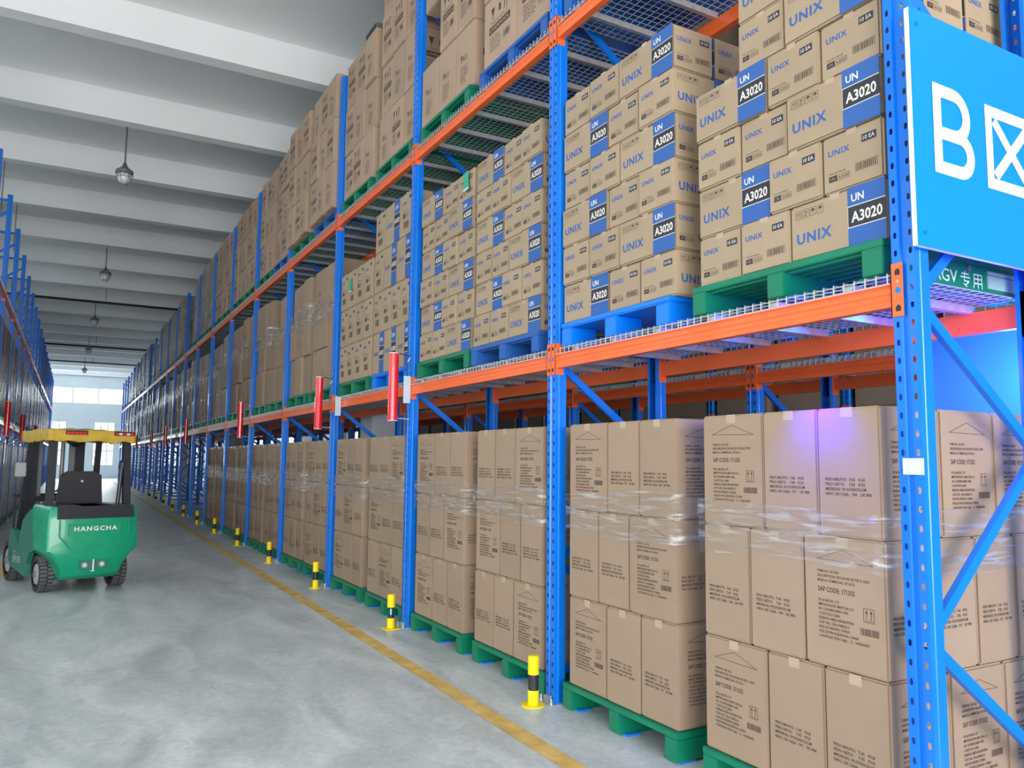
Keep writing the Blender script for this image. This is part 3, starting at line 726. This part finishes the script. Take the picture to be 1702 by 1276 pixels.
# ---- top level
LD = {'V': 'large brown store carton', 'v': 'large brown carton with plain print'}
LV3 = DK2
def tb(bay): return ORD[bay]+' top shelf bay'
for bay in range(0, 19):
    for pi, (pn, yo) in enumerate(near_far):
        rnd = random.Random(bay*5+pi+99); y0 = bay*S+yo
        if (bay, pi) in ((0, 0), (8, 1), (9, 0), (13, 1)): continue
        kind = 'blue' if (bay, pi) in ((1, 0), (0, 1), (3, 0), (4, 0)) else 'green'
        isfar = bay > 9
        if bay < 15: pallet(kind, .02, y0+.02, LV3, '%s pallet on the top shelf, %s one in %s' % (kind, pn, tb(bay)), L=1.10, parts=bay < 4)
        hh = .605
        n = 3
        if (bay, pi) in ((2, 0), ): n = 4
        if bay > 8: n = rnd.choice([1, 2, 3, 3])
        rows = ['VV' if pi == 0 and bay == 1 else rnd.choice(['VvV', 'Vvv', 'vVv', 'VVv']) for _ in range(n)]
        if (bay, pi) == (1, 1): rows = ['vvv', 'VV', 'VvV']
        KL = dict(KW_L)
        if bay == 1 and pi == 0: KL = {'V': (.55, .50, 'v')}
        else: KL = {'V': (.37, .50, 'v'), 'v': (.37, .50, 'V')}
        stack(-.07 if bay == 3 else .03, y0+.0, y0+(1.10 if pi == 0 else 1.145), LV3+PH, rows, hh, KL, CARDL if bay < 7 else CARDG, '%s stack, %s' % (pn, tb(bay)), LD, 'large cartons on the top shelves', far=isfar, ncol=.8 if bay < 3 else 0, jit=.03)
        if bay > 6: wrap_list.append((.03, y0, y0+1.10, LV3+PH+.2, LV3+PH+1.5, 1.0, '%s stack, %s' % (pn, tb(bay))))
for yy, zz, t in ((4.5, 6.55, 'second'), (6.0, 7.05, 'third'), (9.2, 6.5, 'fourth')):
    paper(.026, yy, zz, 'small green paper label on a large carton, %s top shelf bay' % t)
mb = MB(); mb.bbox((-.16, -.20, 0), (.16, .20, .26), GREYM, .02)
for k in range(6): mb.box((-.165, -.17+.06*k, .02), (-.16, -.14+.06*k, .24), DARK)
tag(link('crate', mb.mesh('crate'), loc=(.30, 7.15, LV3+PH+3*.605)), 'small grey slatted crate on top of the third top shelf bay', 'crate')
# ---- left rack loads (dark, wrapped)
for bay in range(5, 20):
    for lev, z in ((0, 0.0), (1, DK1)):
        if lev == 0 and bay > 11: continue
        for pi, (pn, yo) in enumerate(near_far):
            rnd = random.Random(bay*3+pi+lev*50); y0 = bay*S+yo
            isfar = bay > 8
            if bay < 10: 
                p = pallet('green', -5.10, y0, z, 'green pallet in left rack, %s one, %s bay, %s' % (pn, ORD[bay-5], 'floor' if lev == 0 else 'shelf'), parts=False)
            for li in range(3):
                for ci in range(3):
                    me = carton_mesh('o', 'G', .36, .40, .56, CARDG)
                    x = -4.09-.20; yc = y0+.18+ci*.37; zz = z+.163+li*.56
                    if isfar: put_far(me, x, yc, zz)
                    else: put_carton(me, x, yc, zz, 'dull wrapped carton, %s layer %s, %s %s stack, %s left rack bay' % (rown(li, 3), ['right', 'middle', 'left'][ci], 'floor' if lev == 0 else 'shelf', pn, ORD[bay-5]), 'wrapped cartons in the left rack')
            wrap_list.append((-4.09, y0, y0+1.10, z+.25, z+1.80, -1.0, '%s %s stack, %s left rack bay' % (pn, 'floor' if lev == 0 else 'shelf', ORD[bay-5])))
# ---- second rack behind: some loads
for bay in range(0, 12):
    for pi, (pn, yo) in enumerate(near_far):
        y0 = bay*S+yo
        for lev, z in ((0, 0.0), (1, DK1), (2, DK2)):
            if lev == 0 and bay > 7: continue
            if bay == 0 and lev > 0: continue
            if bay == 1 and lev == 1: continue
            pallet('green', 1.88, y0, z, 'green pallet in shadowed rear rack, %s, %s bay, %s level' % (pn, ORD[bay], ['floor', 'middle', 'top'][lev]), parts=False)
            for li in range(3):
                for ci in range(3): put_far(carton_mesh('o', 'G', .36, .40, .55, CARD if bay < 6 else CARDG), 1.90+.2, y0+.18+ci*.37, z+.163+li*.55)
for bay in range(-1, 10):
    for yo in (.15, 1.43):
        for lev, z in ((0, 0.0), (1, DK1), (2, DK2)):
            if bay < 1 and lev > 0: continue
            for li in range(3):
                put_far(carton_mesh('o', 'G', 1.08, .95, .60, CARDG), 6.32+.48, bay*S+yo+.55, z+.01+li*.60)
o = link('carton', far_cartons.mesh('far_cartons')); tag(o, 'distant brown cartons far down both racks and on the shadowed rear rack', 'carton', kind='stuff')

# ---- stretch film bands
def film(x0, ya, yb, z0, z1, sx, where):
    mb = MB(); rnd = random.Random(int(ya*31+z0*7)); e = .014; d = 1.0
    pts = []
    N1, N2 = 10, 14
    if sx > 0: path = [(x0+d*(1-k/N1), yb+e) for k in range(N1)] + [(x0-e, yb+e-(yb-ya+2*e)*k/N2) for k in range(N2)] + [(x0-e+d*k/N1, ya-e) for k in range(N1+1)]
    else: path = [(x0-d*(1-k/N1), yb+e) for k in range(N1)] + [(x0+e, yb+e-(yb-ya+2*e)*k/N2) for k in range(N2)] + [(x0+e-d*k/N1, ya-e) for k in range(N1+1)]
    nz = 7; vs = []
    a0, a1 = rnd.uniform(-.03, .03), rnd.uniform(-.03, .03)
    cy = (ya+yb)/2; cx = x0+sx*.5
    for j in range(nz+1):
        for i, (px, py) in enumerate(path):
            t = i/(len(path)-1); wob = .006*rnd.uniform(-1, 1)
            ox = -sx*wob if abs(py-ya+e) > .01 and abs(py-yb-e) > .01 else 0
            oy = wob if ox == 0 else 0
            vs.append((px+ox, py+oy, z0+(z1-z0)*j/nz + (a0 if j == 0 else 0)*math.sin(t*9)+(a1*math.sin(t*7) if j == nz else 0)))
    n = len(path); fs = [(j*n+i, j*n+i+1, (j+1)*n+i+1, (j+1)*n+i) for j in range(nz) for i in range(n-1)]
    mb.add(vs, fs, FILM)
    o = link('stretch_wrap', mb.mesh('stretch_wrap', True)); tag(o, 'clear stretch film band around %s' % where, 'stretch film', 'stretch film around the loads')
for wl in wrap_list: film(*wl)

# ------------------------------------------------------------------ bollards, markers, tags
def bollard(i, damaged=False):
    y = i*S+.05; x = -.125
    r = link('bollard', None, loc=(x, y, 0)); tag(r, 'yellow and black safety bollard%s before the %s rack post from the sign' % (' showing its rod' if damaged else '', ORD[i]), 'bollard', 'bollards in front of the rack posts')
    m1 = MB(); m1.tube([(0,0,0), (0,0,.008)], .075, YEL, 24) if not damaged else m1.box((-.07,-.07,0), (.07,.07,.006), YEL); link('base_plate', m1.mesh('base_plate'), r)
    R_ = .036
    m2 = MB(); m2.tube([(0,0,.008), (0,0,.098)], R_, YEL, 20); link('lower_sleeve', m2.mesh('lower_sleeve', False), r)
    m3 = MB()
    if damaged:
        m3.tube([(0,0,.098), (0,0,.20)], .010, GALV, 12); link('inner_rod', m3.mesh('inner_rod'), r)
        m5 = MB(); m5.tube([(0,0,.10), (0,0,.125)], [R_*.95, R_*.6], BLK, 20); m5.tube([(0,0,.185), (0,0,.205)], [R_*.7, R_*.95], BLK, 20); link('black_sleeve', m5.mesh('black_sleeve'), r)
    else:
        m3.tube([(0,0,.098), (0,0,.196)], R_*.94, BLK, 20); link('black_sleeve', m3.mesh('black_sleeve'), r)
    m4 = MB(); m4.tube([(0,0,.196), (0,0,.305), (0,0,.313)], [R_, R_, R_*.8], YEL, 20); link('upper_sleeve', m4.mesh('upper_sleeve'), r)
for i in range(1, 13): bollard(i, i in (2,))
def marker(i, x=-.165, side='right'):
    y = i*S+.03
    sg = 1 if side == 'right' else -1
    r = link('aisle_marker', None, loc=(x, y, 0)); tag(r, 'tall red tube marker hung beside the %s rack post on the %s' % (ORD[i], side), 'aisle marker', 'red tube markers on the rack posts')
    m1 = MB(); m1.tube([(0,0,1.93), (0,0,2.575)], .047, RED, 24); m1.v = [(a, b, c) for a, b, c in m1.v]; o = link('tube', m1.mesh('tube'), r)
    m2 = MB(); m2.tube([(0,0,2.57), (0,0,2.578)], .049, WHITE, 24); m2.tube([(0,0,1.927), (0,0,1.933)], .049, WHITE, 24); link('end_ring', m2.mesh('end_ring'), r)
    m3 = MB(); m3.bar((0,0,2.585), (sg*.165, 0, 2.56), .012, .008, DARK); m3.tube([(sg*.165, 0, 2.545), (sg*.14, 0, 2.50)], .006, WHITE, 6); m3.tube([(0, .03, 1.96), (sg*.165, 0, 1.95)], .004, WHITE, 6); link('bracket', m3.mesh('bracket'), r)
for i in (2, 3, 5, 8, 10, 12, 15, 17): marker(i)
for i in (6, 8, 11, 14): marker(i, -4.06+.165, 'left')
TAGM = mat('pale_paper', (.50, .60, .70), .6)
def tagpaper(x, y, z, h, label, wd=.07):
    m_ = MB(); m_.box((x-wd, y-.002, z), (x, y, z+h), TAGM)
    tag(link('paper_tag', m_.mesh('paper_tag')), label, 'label')
tagpaper(-.008, 5.19, 2.10, .26, 'pale paper tag hanging on the third post over the orange beam')
tagpaper(-.008, 7.42, 2.08, .23, 'pale paper tag hanging on the orange beam in the third bay')
mb = MB(); mb.box((-.004, -.004, 1.525), (-.001, .082, 1.588), WHITE); tag(link('post_label', mb.mesh('post_label')), 'white sticker on the nearest blue post', 'label')

# ------------------------------------------------------------------ big blue sign on the end frame
r = link('hanging_sign', None, loc=(0, -.04, 0)); tag(r, 'large blue sign board with white letters on the rack end', 'sign')
mb = MB(); mb.box((-.040, 0, 2.396), (1.00, .020, 3.352), SIGNW); mb.box((-.040, -.004, 2.396), (1.00, 0, 3.352), SIGNB); link('board', mb.mesh('board'), r)
mb = MB(); f = Face(mb, (0, -.004, 0), (1,0,0), (0,0,1), (0,-1,0))
def strokeB(f, u0, v0, wd, ht, t, mt, e=.002):
    def ring(out, inn, e):
        n = len(out); f.mb.add([f.pt(a, b, e) for a, b in out] + [f.pt(a, b, e) for a, b in inn], [(i, (i+1) % n, n+(i+1) % n, n+i) for i in range(n)], mt)
    def lobe(v_lo, v_hi, wmax, e):
        r_ = (v_hi-v_lo)/2; out = [(u0, v_lo)]; inn = [(u0+t, v_lo+t)]; cx = u0+wmax-r_
        for k in range(13):
            a = -PI/2+PI*k/12; out.append((cx+r_*math.cos(a), v_lo+r_+r_*math.sin(a))); inn.append((cx+(r_-t)*math.cos(a), v_lo+r_+(r_-t)*math.sin(a)))
        out.append((u0, v_hi)); inn.append((u0+t, v_hi-t)); ring(out, inn, e)
    lobe(v0, v0+ht*.53, wd, e); lobe(v0+ht*.53-t, v0+ht, wd*.92, e+.0006)
strokeB(f, .082, 2.705, .268, .368, .052, SIGNW)
f.frame(.437, 2.705, .365, .36, .048, SIGNW, e=.002)
f.line((.50, 2.765), (.74, 3.005), .045, SIGNW, e=.002); f.line((.50, 3.005), (.74, 2.765), .045, SIGNW, e=.0022)
link('lettering', mb.mesh('lettering'), r)
mb = MB()
for xx, zz in ((.0, 3.29), (.0, 2.45), (.92, 3.29), (.92, 2.45)):
    mb.tube([(xx, -.002, zz), (xx, -.009, zz)], .009, PBLUE, 10)
link('bolt', mb.mesh('bolt'), r)

# added board behind the end bay; part of the blue glow is its colour
mb = MB(); mb.box((1.50, -1.2, .0), (1.53, .93, 2.28), PANELM); tag(link('added_glow_board', mb.mesh('added_glow_board')), 'added board, coloured blue for the glow behind the nearest floor pallet', 'board')
# lettering on the near side of the green pallet under the sign (its origin is at x .02, y .150)
Wh = mat('pale_letters', (.62, .74, .72), .5)
mb = MB(); f = Face(mb, (-.02, .0018, -LV2), (1,0,0), (0,0,1), (0,-1,0))
f.text("AGV", .345, 2.352, .175, .056, Wh, bold=.0, e=.001)
def Lz(*p):
    for a, b in zip(p, p[1:]): f.line(a, b, .0055, Wh, e=.001+.00005*len(mb.f))
Lz((.548, 2.400), (.602, 2.400)); Lz((.540, 2.385), (.610, 2.385)); Lz((.574, 2.412), (.565, 2.368), (.603, 2.368), (.575, 2.350)); Lz((.562, 2.356), (.585, 2.343))
Lz((.634, 2.343), (.640, 2.36), (.640, 2.406), (.698, 2.406), (.698, 2.343)); Lz((.640, 2.386), (.698, 2.386)); Lz((.640, 2.366), (.698, 2.366)); Lz((.669, 2.404), (.669, 2.343))
link('lettering', mb.mesh('lettering'), AGVP)
mb = MB(); mb.box((.725, -.004, .032), (1.0, .002, .092), PALEG); mb.box((.725, -.004, .096), (1.0, .002, .112), PALEG); link('pale_plate', mb.mesh('pale_plate'), AGVP)
mb = MB(); mb.tube([(.585, .002, .108), (.585, -.006, .108)], .014, GREYM, 16); link('bolt', mb.mesh('bolt'), AGVP)

# ------------------------------------------------------------------ forklift (local: +y forward, x to its right, origin under the rear axle)
FK = link('forklift', None, loc=(-2.64, 9.02, 0), rz=math.radians(15)); FK.scale = (.915, .915, .915); tag(FK, 'green electric forklift with yellow canopy parked in the aisle', 'forklift')
def part(nm, mb, parent=FK, smooth=None):
    me = mb.mesh(nm)
    if smooth: smooth_angle(me, smooth)
    return link(nm, me, parent)
HW = .545
# counterweight: cross-section columns lofted; rear face bulges, lower corners cut for the wheels
def cw():
    mb = MB()
    # rings at heights: (z, half width, rear y, corner inset)
    rings = [(.17, .33, -.36, .05), (.22, .35, -.43, .05), (.34, .39, -.48, .06), (.45, .46, -.50, .07), (.54, HW, -.50, .06), (.75, HW, -.49, .06), (.92, HW-.005, -.48, .06), (1.05, HW-.02, -.47, .06), (1.085, HW-.04, -.455, .07)]
    yf = .28; n = 0; vs = []
    for z, hw_, yr, c in rings:
        yfr = yf if z > .5 else yf-.02
        ring = [(-hw_, yfr, z), (-hw_, yr+c*1.6, z), (-hw_+c*.35, yr+c*.5, z), (-hw_+c, yr+.01, z), (-hw_*.4, yr-.008, z), (hw_*.4, yr-.008, z), (hw_-c, yr+.01, z), (hw_-c*.35, yr+c*.5, z), (hw_, yr+c*1.6, z), (hw_, yfr, z)]
        n = len(ring); vs += ring
    fs = []
    R_ = len(rings)
    for j in range(R_-1):
        for i in range(n): fs.append((j*n+i, j*n+(i+1) % n, (j+1)*n+(i+1) % n, (j+1)*n+i))
    fs.append(list(range(n))[::-1]); fs.append([(R_-1)*n+i for i in range(n)])
    mb.add(vs, fs, FLG); return mb
part('counterweight', cw(), smooth=28)
# raised frame panel, recesses and marks on the rear
mb = MB()
for pts in ([(-.30,.86),(.30,.86)], [(-.30,.86),(-.30,.73)], [(-.30,.73),(-.29,.72)], [(.30,.86),(.30,.73)], [(-.40,.72),(-.40,.92)], [(.40,.72),(.40,.92)], [(-.40,.72),(-.24,.52)], [(.40,.72),(.24,.52)], [(-.24,.52),(-.13,.52)], [(.24,.52),(.13,.52)], [(-.13,.52),(-.09,.585)], [(.13,.52),(.09,.585)], [(-.09,.585),(.09,.585)]):
    (a, b), (c, d) = pts; yy = lambda z: -.508 if z < .8 else -.497
    mb.bar((a, yy(b), b), (c, yy(d), d), .016, .018, FLG, upv=(0,1,0))
part('panel_ridge', mb)
mb = MB(); mb.prism([(-.17,.41),(.17,.41),(.14,.30),(-.14,.30)], -.512, -.455, FLG2); part('hitch_recess', mb)
mb = MB(); mb.tube([(0,-.522,.29),(0,-.522,.42)], .011, WHITE, 10); mb.box((-.02,-.51,.27), (.02,-.47,.285), WHITE); part('tow_pin', mb)
for sx in (-1, 1):
    mb = MB(); mb.tube([(sx*.10,-.51,.355), (sx*.10,-.525,.355)], .034, HUB, 16); mb.tube([(sx*.10,-.525,.355), (sx*.10,-.530,.355)], .018, WHITE, 12); part('tow_lug', mb)
mb = MB(); f = Face(mb, (-.235, -.4955, .775), (1,0,0), (0,-.03,1), (0,-1,0)); f.text("HANGCHA", 0, 0, .50, .058, UWHITE, bold=.022, space=1.25, e=.007); part('lettering', mb)
mb = MB(); mb.prism([(-.43,.93),(.47,.93),(.45,1.085),(.18,1.10),(.14,1.085),(-.16,1.085),(-.20,1.10),(-.43,1.11)], -.500, .22, DARK); part('rear_hood', mb)
# side shells up to the front
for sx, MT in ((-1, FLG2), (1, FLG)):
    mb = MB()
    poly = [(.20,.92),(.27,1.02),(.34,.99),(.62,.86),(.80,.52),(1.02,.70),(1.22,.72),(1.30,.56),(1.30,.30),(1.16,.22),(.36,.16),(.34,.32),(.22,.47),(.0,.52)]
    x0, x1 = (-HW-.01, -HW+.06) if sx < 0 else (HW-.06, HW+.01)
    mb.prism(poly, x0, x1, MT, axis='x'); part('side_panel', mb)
mb = MB(); mb.box((-.46, .20, .18), (.46, 1.28, .50), DARK); mb.box((-.46, .22, .50), (.46, .66, .80), DARK); part('chassis', mb)
mb = MB(); f = Face(mb, (-HW-.0105, 1.0, .30), (0,-1,0), (0,0,1), (-1,0,0)); tt = .008
def Z(*p):
    for a, b in zip(p, p[1:]): f.line(a, b, tt, UWHITE, e=.002)
for u0_ in (0, .10):      # small white side characters
    Z((u0_, .06), (u0_+.07, .06)); Z((u0_+.035, .09), (u0_+.035, 0)); Z((u0_, .03), (u0_+.07, .03)); Z((u0_+.01, 0), (u0_+.06, 0))
Z((.20, .07), (.27, .07), (.21, 0)); Z((.22, .05), (.27, 0)); Z((.30, .075), (.37, .075)); Z((.335, .095), (.31, .045), (.37, .045)); Z((.30, .02), (.38, .02)); Z((.34, .06), (.34, -.01))
f.text("J SERIES", 0, .12, .12, .018, UWHITE); part('side_lettering', mb)
mb = MB(); mb.bbox((-.24, .22, .80), (.24, .68, .90), BLK, .03); part('seat', mb, smooth=40)
mb = MB()
mb.prism([(-.30,.90),(.28,.90),(.24,1.46),(.14,1.51),(-.16,1.51),(-.24,1.46)], .16, .26, BLK); part('seat_backrest', mb)
mb = MB(); mb.tube([(0,.155,1.38),(0,.145,1.38)], .016, WHITE, 10); part('backrest_badge', mb)
# overhead guard: four posts and bars
for sx in (-1, 1):
    mb = MB(); mb.bar((sx*.46, -.20, 1.03), (sx*.44, -.12, 2.0), .075, .09, DARK, upv=(1,0,0)); part('guard_post', mb)
    mb = MB(); mb.bar((sx*.46, 1.22, .68), (sx*.43, .98, 2.0), .06, .07, DARK, upv=(1,0,0)); part('guard_post', mb)
mb = MB()
for xx in (-.30, -.15, 0, .15, .30): mb.bar((xx, -.12, 2.0), (xx, 1.0, 2.0), .03, .03, DARK)
mb.bar((-.46, -.14, 1.99), (.46, -.14, 1.99), .05, .05, DARK); mb.bar((-.45, 1.0, 1.99), (.45, 1.0, 1.99), .05, .05, DARK); part('guard_roof', mb)
# tarpaulin canopy with sagging hem
mb = MB(); nx, ny = 24, 24; X0, X1, Y0, Y1 = -.52, .52, -.24, 1.10; vs = []; rnd = random.Random(4)
for j in range(ny+1):
    for i in range(nx+1):
        a = i/nx; b = j/ny; zz = 2.045+.025*math.sin(a*PI)*math.sin(b*PI)+.006*math.sin(a*31+b*7)+.012*(1 if .4 < b < .6 else 0)
        vs.append((X0+(X1-X0)*a, Y0+(Y1-Y0)*b, zz))
fs = [(j*(nx+1)+i, j*(nx+1)+i+1, (j+1)*(nx+1)+i+1, (j+1)*(nx+1)+i) for j in range(ny) for i in range(nx)]
mb.add(vs, fs, TARP)
loop = [(X0+(X1-X0)*i/nx, Y0) for i in range(nx)] + [(X1, Y0+(Y1-Y0)*j/ny) for j in range(ny)] + [(X1-(X1-X0)*i/nx, Y1) for i in range(nx)] + [(X0, Y1-(Y1-Y0)*j/ny) for j in range(ny)]
n = len(loop); vs = []
cx, cy = 0, .43
for lv in range(4):
    for k, (px, py) in enumerate(loop):
        drop = [0, .045, .10, .145][lv] + (rnd.uniform(-.010, .012)+.008*math.sin(k*.8) if lv == 3 else 0)
        off = .006*math.sin(k*.9+lv)*(lv > 0) + [0, .012, .010, .0][lv]
        dx = (px-cx); dy = (py-cy); l = math.hypot(dx, dy)
        a = (px-X0)/(X1-X0); b = (py-Y0)/(Y1-Y0)
        vs.append((px+dx/l*off, py+dy/l*off, 2.045+.006*math.sin(a*31+b*7)-drop + (.012 if .4 < b < .6 else 0)*(1-lv/3)))
fs = [(l*n+k, l*n+(k+1) % n, (l+1)*n+(k+1) % n, (l+1)*n+k) for l in range(3) for k in range(n)]
mb.add(vs, fs, TARP); can = part('canopy', mb); 
for p in can.data.polygons: p.use_smooth = True
for xx in (-.34, .24):
    mb = MB(); f = Face(mb, (xx, Y0-.016, 1.985), (1,0,0), (0,.05,1), (0,-1,0)); f.rect(0, 0, .26, .055, DARK, e=.004)
    for q in range(5): f.rect(.012+q*.048, .008, .040, .028, RED if q % 2 == 0 or xx < 0 else WHITE, e=.006)
    part('warning_patch', mb, can)
# mast
mb = MB()
for sx in (-1, 1):
    mb.bar((sx*.30, 1.42, .10), (sx*.30, 1.42, 2.05), .07, .12, DARK, upv=(1,0,0)); mb.bar((sx*.22, 1.47, .12), (sx*.22, 1.47, 2.02), .05, .09, GREYM, upv=(1,0,0))
for zz in (.3, 1.1, 1.98): mb.bar((-.32, 1.42, zz), (.32, 1.42, zz), .05, .08, DARK)
part('mast', mb)
mb = MB(); mb.tube([(-.08, 1.44, .2), (-.08, 1.44, 1.95)], .03, GREYM, 12); mb.tube([(.08, 1.44, .2), (.08, 1.44, 1.95)], .03, GREYM, 12); part('lift_cylinder', mb)
mb = MB(); mb.box((-.48, 1.55, .12), (.48, 1.59, .22), DARK); mb.box((-.48, 1.55, .42), (.48, 1.59, .50), DARK)
for k in range(7): mb.bar((-.45+.15*k, 1.57, .5), (-.45+.15*k, 1.57, 1.15), .02, .02, DARK)
mb.box((-.48, 1.55, 1.12), (.48, 1.59, 1.17), DARK); part('carriage', mb)
for sx in (-1, 1):
    mb = MB(); mb.prism([(1.60,.06),(1.60,.52),(1.64,.52),(1.645,.10),(2.62,.055),(2.62,.045)], sx*.25-.05, sx*.25+.05, DARK, axis='x'); part('fork', mb)
mb = MB(); mb.tube([(0, 1.05, .62), (0, .86, 1.12)], .035, DARK, 12); part('steering_column', mb)
mb = MB(); Rr = .16; c0 = Vector((0, .84, 1.17)); ax = Vector((0, -.45, .9)).normalized(); e1 = Vector((1,0,0)); e2 = ax.cross(e1)
mb.tube([c0+(e1*math.cos(t_*PI/12)+e2*math.sin(t_*PI/12))*Rr for t_ in range(25)], .013, BLK, 8, False)
for a in (0, 2.1, 4.2): mb.tube([c0, c0+(e1*math.cos(a)+e2*math.sin(a))*Rr], .010, BLK, 6)
part('steering_wheel', mb)
mb = MB(); mb.box((-.40, 1.10, .62), (.40, 1.24, 1.02), DARK); part('dashboard', mb)
mb = MB(); mb.tube([(.36, -.16, 1.08), (.39, -.15, 1.55)], .026, DARK, 10); mb.tube([(.39, -.15, 1.55), (.40, -.15, 1.62), (.45, -.15, 1.70)], [.045, .05, .03], BLK, 12); part('grab_handle', mb)
mb = MB(); mb.tube([(.12, .95, 1.96), (.12, .95, 1.90), (.12, .95, 1.84)], [.13, .12, .04], BLK, 20); part('work_lamp', mb)
mb = MB(); mb.bbox((-.60, 1.02, 1.42), (-.46, 1.06, 1.62), GREYM, .012); mb.box((-.59, 1.016, 1.43), (-.47, 1.02, 1.61), HUB); mb.bar((-.46, 1.04, 1.52), (-.42, 1.04, 1.52), .02, .02, DARK); part('mirror', mb)
def wheel(x, y, R_, wd, nm='wheel'):
    g = link(nm, None, FK, (x, y, R_))
    mb = MB(); n = 28; prof = [(-.5, .72), (-.5, .86), (-.36, .965), (.36, .965), (.5, .86), (.5, .72)]
    vs = [(u*wd, math.cos(2*PI*k/n)*R_*rr, math.sin(2*PI*k/n)*R_*rr) for k in range(n) for u, rr in prof]
    pn = len(prof); fs = [(k*pn+i, k*pn+i+1, ((k+1) % n)*pn+i+1, ((k+1) % n)*pn+i) for k in range(n) for i in range(pn-1)]
    mb.add(vs, fs, BLK)
    for k in range(n):       # tread blocks
        a = 2*PI*(k+.5*0)/n; c, s_ = math.cos(a), math.sin(a)
        for sd in (-1, 1):
            a2 = a + (PI/n if sd > 0 else 0)
            cx_ = [(u, rr, a2+da) for u in (sd*.04, sd*.47) for rr in (.95, 1.0) for da in (-.072, .072)]
            P = [(u*wd, math.cos(q)*R_*rr, math.sin(q)*R_*rr) for u, rr, q in cx_]
            mb.add(P, [(0,1,3,2), (4,6,7,5), (0,2,6,4), (1,5,7,3), (2,3,7,6), (0,4,5,1)], TIRE)
    link('tyre', mb.mesh('tyre'), g)
    m2 = MB(); s_ = -1 if x < 0 else 1
    m2.tube([(-.3*wd, 0, 0), (.3*wd, 0, 0)], R_*.72, DARK, 28); m2.tube([(s_*.3*wd, 0, 0), (s_*.46*wd, 0, 0), (s_*.5*wd, 0, 0)], [R_*.62, R_*.55, R_*.25], HUB, 24)
    m2.tube([(s_*.48*wd, 0, 0), (s_*.62*wd, 0, 0)], R_*.17, GREYM, 14); link('rim', m2.mesh('rim'), g)
wheel(-.43, 0, .225, .17); wheel(.43, 0, .225, .17)
wheel(-.46, 1.32, .28, .19); wheel(.46, 1.32, .28, .19)
